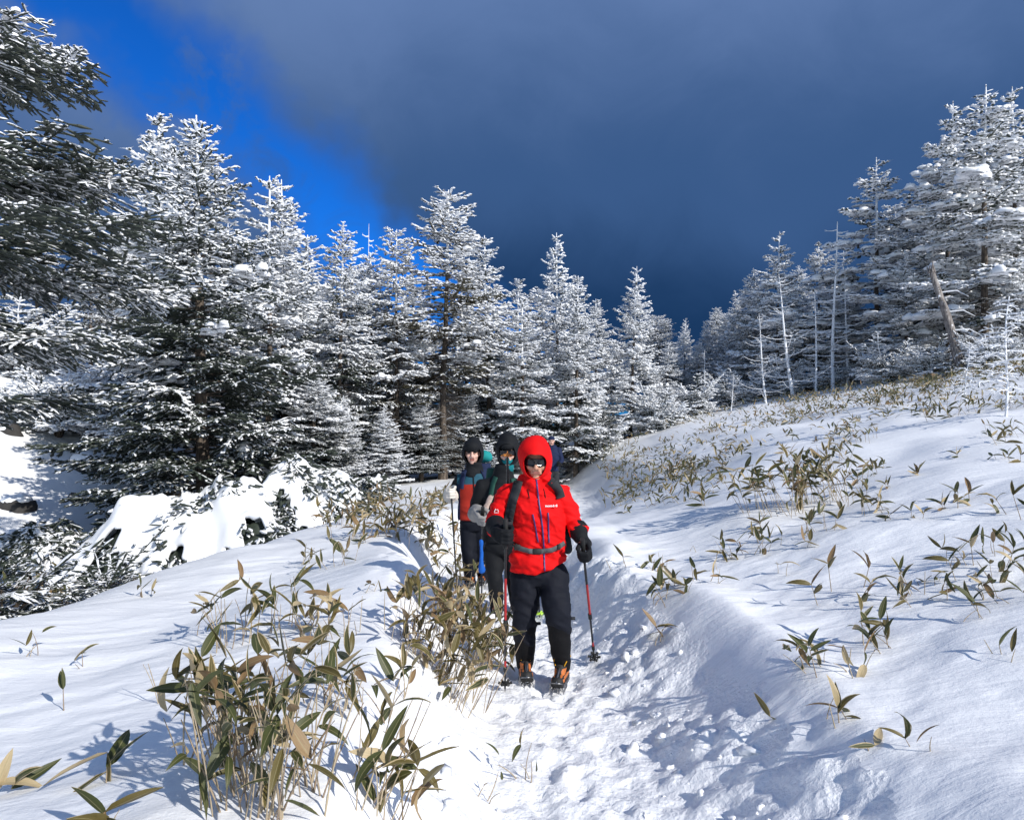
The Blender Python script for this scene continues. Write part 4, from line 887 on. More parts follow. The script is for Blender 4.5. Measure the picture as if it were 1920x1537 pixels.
def hood_mesh(c, M, r, open_fn, brim=0.03, nphi=40, nth=22, thick=0.008, wr=0.006, seed=1):
    phi = np.arange(nphi) / nphi * 2 * np.pi; a = Acc(); V = np.zeros((nth, nphi, 3))
    t0 = np.array([open_fn(p) for p in phi])
    for i in range(nth):
        th = t0 + (np.pi - 0.02 - t0) * (i / (nth - 1)) ** 0.9
        x = r[0] * np.sin(th) * np.cos(phi); y = -r[1] * np.cos(th); z = r[2] * np.sin(th) * np.sin(phi)
        V[i] = np.stack([x, y, z], -1)
    up = np.clip(np.sin(phi), 0, 1)
    V[0, :, 1] -= 0.012 + brim * up; V[1, :, 1] -= 0.006 + brim * 0.4 * up
    V = (V.reshape(-1, 3) @ M.T + c); i = np.arange(nth - 1)[:, None] * nphi; j = np.arange(nphi)[None]; j2 = (j + 1) % nphi
    a.add(V, np.stack([i + j, i + j2, i + nphi + j2, i + nphi + j], -1).reshape(-1, 4)); a.add(V[-nphi:], [list(range(nphi))])
    me = a.mesh('hood'); wrinkle(me, wr, 8, 12, seed); o = bpy.data.objects.new('t', me); COL.objects.link(o)
    m_ = o.modifiers.new('s', 'SOLIDIFY'); m_.thickness = thick; m_.offset = 0; m2 = o.modifiers.new('u', 'SUBSURF'); m2.levels = 1; m2.render_levels = 1
    out = bpy.data.meshes.new_from_object(o.evaluated_get(bpy.context.evaluated_depsgraph_get())); bpy.data.objects.remove(o)
    out.polygons.foreach_set('use_smooth', [True] * len(out.polygons)); return out
def goggles(parent, c, M, name='sunglasses', s=1.0):
    a = Acc(); n = 21; q = np.linspace(-1.15, 1.15, n)
    def ring(rad, h0):
        V = []
        for k, t in enumerate(q):
            hh = 0.028 * (1 - 0.25 * (abs(t) / 1.15) ** 3); low = -hh + 0.016 * math.exp(-(t / 0.16) ** 2)
            for z in (hh, 0.3 * hh, -0.3 * hh, low): V.append(c + M @ (v(rad * 0.86 * math.sin(t), -rad * 1.05 * math.cos(t), 0.016 + z) * s))
        return np.array(V)
    V = np.concatenate([ring(0.110, 0), ring(0.098, 0)]); m_ = n * 4; F = []
    for k in range(n - 1):
        for j in range(3):
            i = k * 4 + j; F.append([i, i + 1, i + 5, i + 4]); F.append([m_ + i + 4, m_ + i + 5, m_ + i + 1, m_ + i])
        i = k * 4; F.append([i + 4, i, m_ + i, m_ + i + 4][::1]); i += 3; F.append([i, i + 4, m_ + i + 4, m_ + i])
    a.add(V, F); return link(name, a.mesh(name), parent, [M_GLASS], True)
def pole(name, label, pts, mats, basket_at, bmat, grip=None, star=False):
    """pts: list of (fraction, material index, radius); from the top p0 to the tip p1"""
    p0, p1, secs = pts; base = Vector(p1); t = empty(name, base); a = Acc(); p0 = v(*p0) - v(*p1); d = -p0; L = np.linalg.norm(d)
    for (f0, f1, mi, r0, r1) in secs: tube(a, [p0 + d * f0, p0 + d * (f0 * 0.5 + f1 * 0.5), p0 + d * f1], [r0, (r0 + r1) / 2, r1], 10, mi)
    link('shaft', a.mesh('shaft'), t, mats, True)
    if basket_at is not None:
        b_ = Acc(); dn = d / L; _, s_, u_ = frame_of(dn); c = p0 + d * basket_at
        n = 6
        for k in range(n):
            q = k / n * 6.283; e = s_ * math.cos(q) + u_ * math.sin(q); tube(b_, [c, c + e * 0.022, c + e * 0.046 - dn * 0.008], [0.007, 0.006, 0.011 if not star else 0.003], 6)
        tube(b_, [c + (s_ * math.cos(q) + u_ * math.sin(q)) * 0.030 for q in np.linspace(0, 6.283, 15)], 0.005, 5); tube(b_, [c - dn * 0.012, c + dn * 0.012], 0.013, 8)
        link('basket', b_.mesh('basket'), t, [bmat], True)
    return tag(t, label, 'trekking pole', 'trekking poles')

# ================= the lead hiker
G = v(0.19, 5.2, 0.0)
def L(px, py, D): return A3(W(px, py, D)) - G
def LX(px): return (px - 960) / FPX * 5.2 - G[0]
def LZ(py): return CAM_H - (py - HOR) / FPX * 5.2
lead = empty('person', Vector(G))
tag(lead, 'hiker in bright red hooded jacket, black trousers and orange boots with crampons', 'person')
hc = L(1006, 866, 5.17); hM = hframe(R(-4), R(8))
shL, shR = L(953, 928, 5.22), L(1051, 926, 5.22); elL, elR = L(929, 978, 5.22), L(1077, 978, 5.26); wrL, wrR = L(932, 992, 5.02), L(1088, 1006, 5.14); haL, haR = L(948, 1003, 4.93), L(1094, 1034, 5.06)
hipL, hipR = L(984, 1078, 5.23), L(1037, 1078, 5.22); knL, knR = L(984, 1162, 5.20), L(1046, 1150, 5.06); anL, anR = L(984, 1246, 5.37), L(1054, 1250, 5.24)
a = Acc(); head_parts(a, hc, hM, 1.0); capsule(a, hc + v(0, 0.03, -0.06), L(1002, 915, 5.22), 0.055, 0.065)
rings(a, [(LX(1008), 0.03, 0.80, 0.14, 0.09), (LX(1009), 0.03, 0.96, 0.13, 0.08), (LX(1003), 0.03, 1.20, 0.145, 0.085), (LX(1002), 0.04, 1.33, 0.10, 0.06)], 20)
for s_, e_, w_, h_ in ((shL, elL, wrL, haL), (shR, elR, wrR, haR)): capsule(a, L(1002, 936, 5.25), s_ + v(0, 0.01, -0.035), 0.040, 0.038); capsule(a, s_ + v(0, 0.01, -0.035), e_, 0.038, 0.036); capsule(a, e_, w_, 0.040, 0.028); capsule(a, w_, h_ * 0.4 + w_ * 0.6, 0.026, 0.022)
for h_, k_, n_ in ((hipL, knL, anL), (hipR, knR, anR)): capsule(a, h_, k_, 0.082, 0.052); capsule(a, k_, n_, 0.052, 0.036)
me = remesh(a, 'body', 0.0074, 1)
def fml(c): l_ = (c - hc) @ hM; return np.where((np.abs(l_[:, 0]) < 0.026) & (l_[:, 2] < -0.047) & (l_[:, 2] > -0.073) & (l_[:, 1] < -0.080), 1, 0)
face_mats(me, fml); link('body', me, lead, [M_SKIN, M_LIP])
# jacket
a = Acc()
rings(a, [(LX(1009), 0.02, LZ(1066), 0.197, 0.142), (LX(1010), 0.02, LZ(1050), 0.196, 0.142), (LX(1010), 0.02, LZ(1028), 0.184, 0.130), (LX(1008), 0.02, LZ(1000), 0.192, 0.140), (LX(1004), 0.02, LZ(960), 0.198, 0.150), (LX(1002), 0.025, LZ(933), 0.188, 0.135), (LX(1002), 0.035, LZ(916), 0.168, 0.125), (LX(1003), 0.035, LZ(905), 0.136, 0.128), (LX(1003), 0.035, LZ(896), 0.120, 0.124), (LX(1003), 0.045, LZ(886), 0.108, 0.112)], 30, 0, 2.3)
for s_, e_, w_ in ((shL, elL, wrL), (shR, elR, wrR)): capsule(a, L(1002, 922, 5.23), s_, 0.085, 0.072, 18); capsule(a, s_, e_, 0.078, 0.070, 18); capsule(a, e_, w_ * 0.62 + e_ * 0.38, 0.070, 0.060, 18)
# folds of the loose hem, hood and inner elbows
capsule(a, L(1003, 903, 5.18), L(1003, 897, 5.24), 0.105, 0.100, 18)
me = remesh(a, 'jacket', 0.0075, 4); wrinkle(me, 0.017, 5.5, 11, 5, 1.8); wrinkle(me, 0.011, 9, 24, 8, 2.2); wrinkle(me, 0.004, 26, 50, 2)
V = get_co(me); k = np.clip((0.95 - V[:, 2]) / 0.14, 0, 1) * (np.abs(V[:, 0]) < 0.24) ; V[:, 2] += k * np.clip(V[:, 0] - 0.02, -0.05, 0.2) * 0.36; set_co(me, V)
jk = link('jacket', me, lead, [M_RED])
ho = link('hood', hood_mesh(hc + v(-0.008, 0.02, 0.022), hM, v(0.112, 0.145, 0.160), lambda p: 0.74 - 0.40 * max(math.sin(p), 0) ** 1.3 + 0.10 * max(-math.sin(p), 0), 0.018, seed=3, wr=0.011), jk, [M_RED])
goggles(lead, hc, hM)
B = bvh_of(jk)
link('zip', ribbon(B, [(LX(1005), LZ(896)), (LX(1009), LZ(935)), (LX(1016), LZ(985)), (LX(1019), LZ(1030)), (LX(1020), LZ(1068))], 0.011, 0.004, 40).mesh('zip'), jk, [M_PURPLE])
for pth in ([(LX(998), LZ(960)), (LX(1003), LZ(985)), (LX(1008), LZ(1012))], [(LX(1026), LZ(957)), (LX(1027), LZ(985)), (LX(1028), LZ(1012))]): link('pocket_zip', ribbon(B, pth, 0.010, 0.003, 16).mesh('pocket_zip'), jk, [M_PURPLE])
for x0 in (991, 1021): link('drawcord', ribbon(B, [(LX(x0 - 2), LZ(915)), (LX(x0), LZ(925)), (LX(x0 + 1), LZ(931))], 0.005, 0.004, 8).mesh('drawcord'), jk, [M_BLACK])
def lettering(txt, size, p, rot, parent, mat, extr=0.001):
    cu = bpy.data.curves.new('lettering', 'FONT'); cu.body = txt; cu.size = size; cu.extrude = extr; cu.align_x = 'CENTER'; cu.offset = 0.0006
    o = bpy.data.objects.new('lettering', cu); COL.objects.link(o); me = bpy.data.meshes.new_from_object(o.evaluated_get(bpy.context.evaluated_depsgraph_get()))
    bpy.data.objects.remove(o); me.materials.clear(); o = link('lettering', me, parent, [mat]); o.location = p; o.rotation_euler = rot; return o
lettering('mont-bell', 0.022, Vector((front(B, LX(1032), LZ(947), 0.020))), (R(90), 0, R(10)), jk, M_WHITE)
# sleeve emblem: a little white mountain mark with a bar
p = front(B, LX(931), LZ(955), 0.006); e_ = Acc()
tube(e_, [p + v(-0.014, 0.004, -0.010), p + v(-0.004, 0, 0.010), p + v(0.002, 0, -0.002), p + v(0.008, -0.002, 0.008), p + v(0.015, -0.004, -0.010)], 0.0028, 5); tube(e_, [p + v(-0.015, 0.004, -0.017), p + v(0.015, -0.003, -0.017)], 0.0024, 5); link('emblem', e_.mesh('emblem'), jk, [M_WHITE])
# trousers, gaiters, boots, gloves
a = Acc(); rings(a, [(LX(1009), 0.02, 0.70, 0.10, 0.10), (LX(1009), 0.02, 0.78, 0.178, 0.122), (LX(1009), 0.025, 0.90, 0.150, 0.095)], 24)
for h_, k_, n_ in ((hipL, knL, anL), (hipR, knR, anR)): capsule(a, h_, k_, 0.114, 0.090, 18); capsule(a, k_, k_ * 0.6 + n_ * 0.4, 0.090, 0.080, 18)
me = remesh(a, 'trousers', 0.009, 4); wrinkle(me, 0.012, 6, 13, 11); wrinkle(me, 0.006, 14, 26, 4); tr_ = link('trousers', me, lead, [M_NAVYBLK])
for k_, n_ in ((knL, anL), (knR, anR)):
    a = Acc(); t0_ = k_ * 0.84 + n_ * 0.16; capsule(a, t0_, k_ * 0.5 + n_ * 0.5, 0.082, 0.078, 18); capsule(a, k_ * 0.5 + n_ * 0.5, n_ * 0.96 + k_ * 0.04, 0.079, 0.062, 18)
    me = remesh(a, 'gaiter', 0.008, 3); wrinkle(me, 0.005, 9, 18, 6); ga = link('gaiter', me, lead, [M_GAIT]); Bg = bvh_of(ga)
    link('patch', ribbon(Bg, [(t0_[0] - 0.018, t0_[2] + 0.0), (t0_[0] + 0.012, t0_[2] + 0.006)], 0.010, 0.002, 4).mesh('patch'), ga, [M_WHITE])
    tg_ = Acc(); p = t0_ + v(0.078, 0, 0.03); box(tg_, p + v(0.012, -0.01, 0), v(0.022, 0.006, 0.010)); link('strap', tg_.mesh('strap'), ga, [M_CHAR])
crampon_boot(lead, v(anL[0], anL[1] + 0.0, 0.0), R(180 + 3), [M_YELLOW], 1.0)
crampon_boot(lead, v(anR[0], anR[1] + 0.0, 0.0), R(180 - 14), [M_YELLOW], 1.0)
tipL, tipR = gpx(947, 1297, 4.5), gpx(1115, 1243, 4.6)
topL = A3(W(953, 968, 4.90)); dirL = topL - A3(tipL); topR = A3(W(1089, 1010, 5.05))
glove('glove', haL, wrL, dirL, M_BLACK, lead, 1.08, -1.0, elL * 0.45 + wrL * 0.55)
glove('glove', haR, wrR + (wrR - haR) * 0.0, topR - A3(tipR) + v(0, -0.35, 0), M_BLACK, lead, 1.06, 1.0, elR * 0.42 + wrR * 0.58)
PM = [M_POLEBLK, M_POLERED, M_RUBBER]
handL = haL + G; handR = haR + G
def hiking_pole(lab, top, tip, hand, bmat, mats, secs=None, b=0.955):
    top = hand + (hand - v(*tip)) / np.linalg.norm(hand - v(*tip)) * 0.11
    return pole('trekking_pole', lab, (top, v(*tip), secs or [(0, 0.17, 2, 0.017, 0.015), (0.17, 0.42, 0, 0.0088, 0.0088), (0.34, 0.58, 1, 0.0092, 0.0092), (0.58, 0.62, 2, 0.014, 0.014), (0.62, 0.82, 0, 0.0078, 0.0078), (0.82, 0.86, 1, 0.0082, 0.0082), (0.855, 0.885, 2, 0.012, 0.012), (0.88, 0.985, 0, 0.0065, 0.006), (0.985, 1.0, 2, 0.004, 0.002)]), mats, b, bmat)
hiking_pole('red and black trekking pole in the lead hiker glove at the picture left, behind bamboo', topL, tipL, handL, M_RUBBER, PM)
hiking_pole('red and black trekking pole planted on the open path right of the lead hiker', topR, tipR, handR, M_RUBBER, PM)
# backpack of the lead hiker, with its straps and belt
bp = empty('backpack', Vector(G + v(-0.02, 0.2, 0.95)))
off = v(-0.02, 0.2, 0.95)
def shift(me): V = get_co(me); set_co(me, V - off); return me
a = Acc(); rings(a, [(-0.01, 0.26, 0.93, 0.13, 0.09), (-0.01, 0.27, 1.02, 0.155, 0.115), (-0.02, 0.27, 1.30, 0.150, 0.115), (-0.02, 0.26, 1.42, 0.12, 0.09)], 24, 0, 3); me = remesh(a, 'pack_body', 0.012, 4); wrinkle(me, 0.006, 7, 12, 3); link('pack_body', shift(me), bp, [M_CHAR])
for pth in ([(LX(972), LZ(900)), (LX(968), LZ(915)), (LX(960), LZ(940)), (LX(955), LZ(965)), (LX(952), LZ(985))], [(LX(1031), LZ(900)), (LX(1040), LZ(908)), (LX(1047), LZ(918)), (LX(1051), LZ(932))]):
    link('shoulder_strap', shift(ribbon(B, pth, 0.062, 0.014, 26).mesh('shoulder_strap')), bp, [M_CHAR])
link('hip_belt', shift(ribbon(B, [(LX(958), LZ(1017)), (LX(972), LZ(1024)), (LX(990), LZ(1028)), (LX(1010), LZ(1030)), (LX(1035), LZ(1026)), (LX(1058), LZ(1016))], 0.034, 0.007, 40).mesh('hip_belt')), bp, [M_GREY])
for px_, py_, hw_ in ((1006, 1029, 0.030), (970, 1023, 0.024), (1046, 1021, 0.012)):
    bk = Acc(); box(bk, front(B, LX(px_), LZ(py_), 0.013) - off, v(hw_, 0.009, 0.020)); o = link('buckle', bk.mesh('buckle'), bp, [M_RUBBER]); bv = o.modifiers.new('b', 'BEVEL'); bv.width = 0.004
for px, sgn in ((1062, 1),):
    a = Acc(); capsule(a, L(px - 4, 1000, 5.25), L(px + 2, 1028, 5.22), 0.045, 0.04, 12, 0, 0.7); me = remesh(a, 'hip_pocket', 0.007, 2); link('hip_pocket', shift(me), bp, [M_CHAR])
tag(bp, 'charcoal backpack with grey hip belt worn over the red jacket', 'backpack')
# spare pole strapped tip-up to the pack, orange basket on top
q0 = A3(W(951, 990, 5.30)); q1 = A3(W(951.5, 846, 5.28))
pole('trekking_pole', 'upturned pole with orange star basket on the lead hiker pack', (q0, q1, [(0, 0.1, 2, 0.014, 0.012), (0.1, 0.93, 0, 0.0095, 0.0085), (0.93, 1.0, 1, 0.006, 0.002)]), [M_POLEBLK, M_ORPL, M_RUBBER], 0.955, M_ORPL, star=True)

# ================= the other hikers
def hiker(label, G, s, head_px, D, cfg):
    G = v(*G); P = lambda px, py, D_: A3(W(px, py, D_)) - G; t = empty('person', Vector(G)); tag(t, label, 'person')
    LXs = lambda px: (px - 960) / FPX * D - G[0]; LZs = lambda py: CAM_H - (py - HOR) / FPX * D - G[2]
    hc = P(head_px[0], head_px[1], D - 0.03); hM = hframe(cfg.get('yaw', 0), R(6)); J = {k: P(*q) for k, q in cfg['j'].items()}
    a = Acc(); head_parts(a, hc, hM, 1.0); neck = v(LXs(cfg['cx']), 0.03, LZs(cfg['sh_y'])); capsule(a, hc + v(0, 0.03, -0.06), neck, 0.055, 0.06)
    cx = LXs(cfg['cx']); zs_ = LZs(cfg['sh_y']); zh = LZs(cfg['hem_y'])
    rings(a, [(cx, 0.02, zh, 0.14, 0.09), (cx, 0.02, (zh + zs_) / 2, 0.15, 0.10), (cx, 0.03, zs_, 0.12, 0.08)], 18)
    arms = [k for k in 'LR' if 'sh' + k in J]
    for k in arms: capsule(a, neck, J['sh' + k], 0.055, 0.05); capsule(a, J['sh' + k], J['el' + k], 0.048, 0.04); capsule(a, J['el' + k], J['wr' + k], 0.04, 0.028); capsule(a, J['wr' + k], J['wr' + k] * 0.6 + J['ha' + k] * 0.4, 0.026, 0.022)
    for k in 'LR': capsule(a, J['hip' + k], J['kn' + k], 0.08, 0.052); capsule(a, J['kn' + k], J['an' + k], 0.052, 0.036)
    me = remesh(a, 'body', 0.0095, 1)
    def fm(c): l_ = (c - hc) @ hM; return np.where((np.abs(l_[:, 0]) < 0.026) & (l_[:, 2] < -0.047) & (l_[:, 2] > -0.073) & (l_[:, 1] < -0.078), 1, 0)
    face_mats(me, fm); link('body', me, t, [cfg.get('skin', M_SKIN_L), M_LIP])
    a = Acc(); rw = cfg.get('rw', 0.20)
    rings(a, [(cx, 0.02, zh, rw, 0.145), (cx, 0.02, zh * 0.6 + zs_ * 0.4, rw * 0.97, 0.14), (cx, 0.02, zh * 0.25 + zs_ * 0.75, rw * 1.02, 0.15), (cx, 0.025, zs_, rw * 0.72, 0.12), (cx, 0.02, zs_ + 0.10, 0.095, 0.10), (cx + 0.3 * (hc[0] - cx), 0.0, hc[2] - 0.10, 0.085, 0.098)], 26, 0, 2.3)
    for k in arms: capsule(a, neck, J['sh' + k], 0.08, 0.075, 16); capsule(a, J['sh' + k], J['el' + k], 0.080, 0.070, 16); capsule(a, J['el' + k], J['wr' + k], 0.070, 0.056, 16)
    me = remesh(a, 'jacket', 0.012, 3); wrinkle(me, 0.009, 6.5, 13, 21)
    if 'jm' in cfg: face_mats(me, lambda c: cfg['jm'](c, cx, zs_, zh, J))
    jk = link('jacket', me, t, cfg['jmats'])
    a = Acc(); rings(a, [(cx, 0.02, zh - 0.12, 0.10, 0.09), (cx, 0.02, zh - 0.04, rw * 0.9, 0.125), (cx, 0.02, zh + 0.08, rw * 0.86, 0.12)], 20)
    for k in 'LR': capsule(a, J['hip' + k], J['kn' + k], 0.10, 0.08, 16); capsule(a, J['kn' + k], J['an' + k], 0.082, 0.066, 16)
    me = remesh(a, 'trousers', 0.013, 2); wrinkle(me, 0.007, 7, 14, 9); link('trousers', me, t, [cfg.get('tm', M_NAVYBLK)])
    for k, yw in zip('LR', cfg.get('feet', (183, 176))): crampon_boot(t, v(J['an' + k][0], J['an' + k][1], 0.0), R(yw), [M_YELLOW], 1.0)
    return t, hc, hM, J, jk, LXs, LZs, G
# --- second hiker, black clothes, between the two others
j2 = dict(shL=(903, 912, 7.22), elL=(890, 962, 7.25), wrL=(896, 962, 7.00), haL=(905, 968, 6.90), shR=(978, 912, 7.22), elR=(1000, 965, 7.3), wrR=(1005, 1000, 7.15), haR=(1008, 1012, 7.08),
          hipL=(925, 1030, 7.25), hipR=(962, 1030, 7.22), knL=(928, 1085, 7.2), knR=(965, 1085, 7.3), anL=(932, 1142, 7.34), anR=(968, 1132, 7.5))
t2, hc2, hM2, J2, jk2, X2, Z2, G2 = hiker('hiker in black jacket and tall black hood with teal face cover, behind the red one', (-0.12, 7.2, 0.0), 1, (951, 850), 7.2, dict(cx=943, sh_y=908, hem_y=1015, j=j2, jmats=[M_BLACK], rw=0.20, tm=M_BLACK))
link('hood', hood_mesh(hc2 + v(0, 0.02, 0.028), hM2, v(0.108, 0.130, 0.165), lambda p: 0.80 - 0.30 * max(math.sin(p), 0), 0.015, seed=9, wr=0.010), t2, [M_BLACK])
a = Acc(); ellipsoid(a, hc2 + hM2 @ v(0, -0.012, 0.082), v(0.094, 0.108, 0.062), hM2, 24, 12); link('cap', a.mesh('cap'), t2, [M_BLACK], True)
goggles(t2, hc2, hM2)
a = Acc(); ellipsoid(a, hc2 + hM2 @ v(0, -0.022, -0.066), v(0.064, 0.078, 0.046), hM2, 24, 14); ellipsoid(a, hc2 + hM2 @ v(0, -0.10, -0.035), v(0.022, 0.02, 0.024), hM2); capsule(a, hc2 + v(0, 0.01, -0.08), hc2 + v(0, 0.02, -0.13), 0.066, 0.07); me = remesh(a, 'face_cover', 0.007, 3); wrinkle(me, 0.004, 14, 20, 2); link('face_cover', me, t2, [M_MINT])
tip2 = gpx(903, 1128, 6.3); d2 = (J2['haL'] + G2) - A3(tip2)
glove('glove', J2['haL'], J2['wrL'], d2, M_GGLOVE, t2, 1.25, -1.0, J2['elL'] * 0.3 + J2['wrL'] * 0.7)
tip2b = v(0.262, 7.15, tz(0.262, 7.15)); glove('glove', J2['haR'], J2['wrR'], (J2['haR'] + G2) - tip2b, M_GGLOVE, t2, 1.2, 1.0, J2['wrR'])
B2 = bvh_of(jk2)
bp2 = empty('backpack', Vector(G2 + v(0, 0.2, 0.95)))
def sh2(me): V = get_co(me); set_co(me, V - v(0, 0.2, 0.95)); return me
a = Acc(); rings(a, [(0.0, 0.27, 0.95, 0.14, 0.1), (0.0, 0.28, 1.2, 0.16, 0.12), (0.0, 0.28, 1.42, 0.13, 0.1)], 22, 0, 3); me = remesh(a, 'pack_body', 0.014, 4); link('pack_body', sh2(me), bp2, [M_GREEN])
for pth in ([(X2(930), Z2(893)), (X2(925), Z2(905)), (X2(921), Z2(925)), (X2(919), Z2(940))], [(X2(962), Z2(896)), (X2(966), Z2(915)), (X2(968), Z2(940))]): link('shoulder_strap', sh2(ribbon(B2, pth, 0.045, 0.01, 16).mesh('shoulder_strap')), bp2, [M_GREEN])
tag(bp2, 'green strapped backpack worn by the hiker in black', 'backpack')
a = Acc(); capsule(a, A3(W(921, 930, 7.10)) - G2, A3(W(909, 955, 7.0)) - G2, 0.028, 0.036, 12, 0, 0.6); me = remesh(a, 'cuff', 0.008, 2); wrinkle(me, 0.005, 14, 22, 3); link('sleeve_cuff', me, t2, [M_CREAM])
pole('trekking_pole', 'dark trekking pole held in a grey glove by the hiker in black', (J2['haL'] + G2 + d2 / np.linalg.norm(d2) * 0.12, A3(tip2), [(0, 0.2, 2, 0.017, 0.015), (0.2, 0.985, 0, 0.009, 0.007), (0.5, 0.53, 2, 0.013, 0.013), (0.985, 1.0, 2, 0.004, 0.002)]), [M_POLEBLK, M_POLERED, M_RUBBER], 0.95, M_RUBBER)
d2b = (J2['haR'] + G2) - tip2b
pole('trekking_pole', 'pole with lime green basket seen between the legs of the lead hiker', (J2['haR'] + G2 + d2b / np.linalg.norm(d2b) * 0.12, tip2b, [(0, 0.2, 2, 0.017, 0.015), (0.2, 0.985, 0, 0.009, 0.007), (0.985, 1.0, 2, 0.004, 0.002)]), [M_POLEBLK, M_POLERED, M_RUBBER], 0.95, M_LIME)
# blue stuff sack hanging on that hiker's pole side
a = Acc(); bs = A3(W(902, 1040, 7.05)); capsule(a, v(0, 0, 0.13), v(0.008, 0, -0.15), 0.020, 0.032, 14); me = remesh(a, 'sack', 0.009, 3); wrinkle(me, 0.009, 12, 16, 7); bsk = empty('stuff_sack', Vector(bs)); link('sack', me, bsk, [M_BLUE])
a = Acc(); tube(a, [v(0, 0, 0.15), v(0.01, 0.02, 0.24), v(0.04, 0.06, 0.32)], 0.005, 5); link('cord', a.mesh('cord'), bsk, [M_RUBBER]); tag(bsk, 'blue stuff sack hanging beside the black trousers of the second hiker', 'sack')

# --- third hiker, teal and brick red jacket
j3 = dict(shL=(862, 900, 8.55), elL=(846, 932, 8.6), wrL=(845, 928, 8.38), haL=(846, 924, 8.28), shR=(918, 900, 8.55), elR=(930, 950, 8.6), wrR=(925, 985, 8.5), haR=(922, 996, 8.45),
          hipL=(878, 985, 8.55), hipR=(902, 985, 8.55), knL=(878, 1040, 8.5), knR=(902, 1040, 8.6), anL=(882, 1094, 8.66), anR=(905, 1090, 8.8))
def jm3(c, cx, zs_, zh, J):
    x = c[:, 0] - cx; z = c[:, 2]; m_ = np.zeros(len(c), int)
    m_[:] = 1; m_[(z < zs_ - 0.085)] = 2; m_[(z > zs_ + 0.03)] = 0; m_[(z < zs_ - 0.085) & (np.abs(x) > 0.155)] = 3
    arm = np.abs(x) > 0.195; m_[arm] = 0; m_[arm & (z < zs_ - 0.10) & (c[:, 1] < 0.03)] = 1; m_[(c[:, 1] > 0.06)] = 3; return m_
t3, hc3, hM3, J3, jk3, X3, Z3, G3 = hiker('hiker in teal and brick red jacket with black beanie, hindmost of the close three', (-0.43, 8.5, 0.0), 1, (886, 850), 8.5, dict(cx=889, sh_y=893, hem_y=975, j=j3, jmats=[M_BLACK, M_TEAL, M_BRICK, M_NAVY], jm=jm3, rw=0.19))
link('hood', hood_mesh(hc3 + v(0, 0.035, 0.015), hM3, v(0.118, 0.135, 0.160), lambda p: 0.86 - 0.10 * math.sin(p), 0.0, seed=12, wr=0.010), t3, [M_BLACK])
a = Acc(); ellipsoid(a, hc3 + hM3 @ v(0, -0.006, 0.078), v(0.097, 0.115, 0.082), hM3, 26, 14); me = a.mesh('beanie'); link('beanie', me, t3, [M_BLACK], True)
a = Acc(); capsule(a, hc3 + v(0, 0.025, -0.16), hc3 + v(0, 0.02, -0.22), 0.078, 0.100, 20); me = remesh(a, 'collar', 0.008, 3); wrinkle(me, 0.005, 10, 20, 6); link('collar', me, t3, [M_BLACK])
for q in (-1, 1):
    a = Acc(); p = hc3 + hM3 @ v(q * 0.031, -0.0915, 0.018); capsule(a, p - hM3 @ v(0.014, 0, 0), p + hM3 @ v(0.014, 0, 0), 0.0048, 0.0048, 8); link('eye', a.mesh('eye'), t3, [M_DARKHAIR], True)
    a = Acc(); p = hc3 + hM3 @ v(q * 0.031, -0.0935, 0.038); capsule(a, p - hM3 @ v(0.017, 0, -0.002), p + hM3 @ v(0.017, 0, 0), 0.0035, 0.0035, 8); link('eyebrow', a.mesh('eyebrow'), t3, [M_DARKHAIR], True)
tip3 = gpx(857, 1085, 7.6); tip3 = Vector(A3(W(857, 1100, 8.3))) ; tip3.z = tz(tip3.x, tip3.y); d3 = (J3['haL'] + G3) - A3(tip3)
glove('glove', J3['haL'], J3['wrL'], d3, M_WGLOVE, t3, 1.25, -1.0, J3['elL'] * 0.2 + J3['wrL'] * 0.8)
pole('trekking_pole', 'thin black pole held in a white glove by the hindmost of the close three', (J3['haL'] + G3 + d3 / np.linalg.norm(d3) * 0.06, A3(tip3), [(0, 0.1, 2, 0.016, 0.014), (0.1, 0.985, 0, 0.010, 0.008), (0.985, 1.0, 2, 0.004, 0.002)]), [M_POLEBLK, M_POLERED, M_RUBBER], 0.95, M_RUBBER)
glove('glove', J3['haR'], J3['wrR'], (0.1, 0, 1), M_BLACK, t3, 1.1, 1.0)
B3 = bvh_of(jk3); bp3 = empty('backpack', Vector(G3 + v(0, 0.2, 0.95)))
a = Acc(); rings(a, [(0.02, 0.28, 0.95, 0.14, 0.1), (0.03, 0.29, 1.2, 0.17, 0.13), (0.03, 0.29, 1.42, 0.15, 0.12)], 22, 0, 3); me = remesh(a, 'pack_body', 0.014, 4); link('pack_body', sh2(me), bp3, [M_NAVY])
a = Acc(); ellipsoid(a, v(0.095, 0.27, 1.50), v(0.115, 0.10, 0.085), None, 22, 14); me = a.mesh('pack_lid'); wrinkle(me, 0.01, 8, 14, 4); link('pack_lid', sh2(me), bp3, [M_TURQ], True)
for pth in ([(X3(872), Z3(880)), (X3(868), Z3(895)), (X3(866), Z3(915))], [(X3(906), Z3(880)), (X3(912), Z3(895)), (X3(914), Z3(920))]): link('shoulder_strap', sh2(ribbon(B3, pth, 0.055, 0.012, 14).mesh('shoulder_strap')), bp3, [M_NAVY])
link('zip', ribbon(B3, [(X3(888), Z3(885)), (X3(890), Z3(920)), (X3(888), Z3(970))], 0.014, 0.004, 20).mesh('zip'), jk3, [M_BLACK])
tag(bp3, 'navy backpack with turquoise lid on the hindmost of the close three', 'backpack')
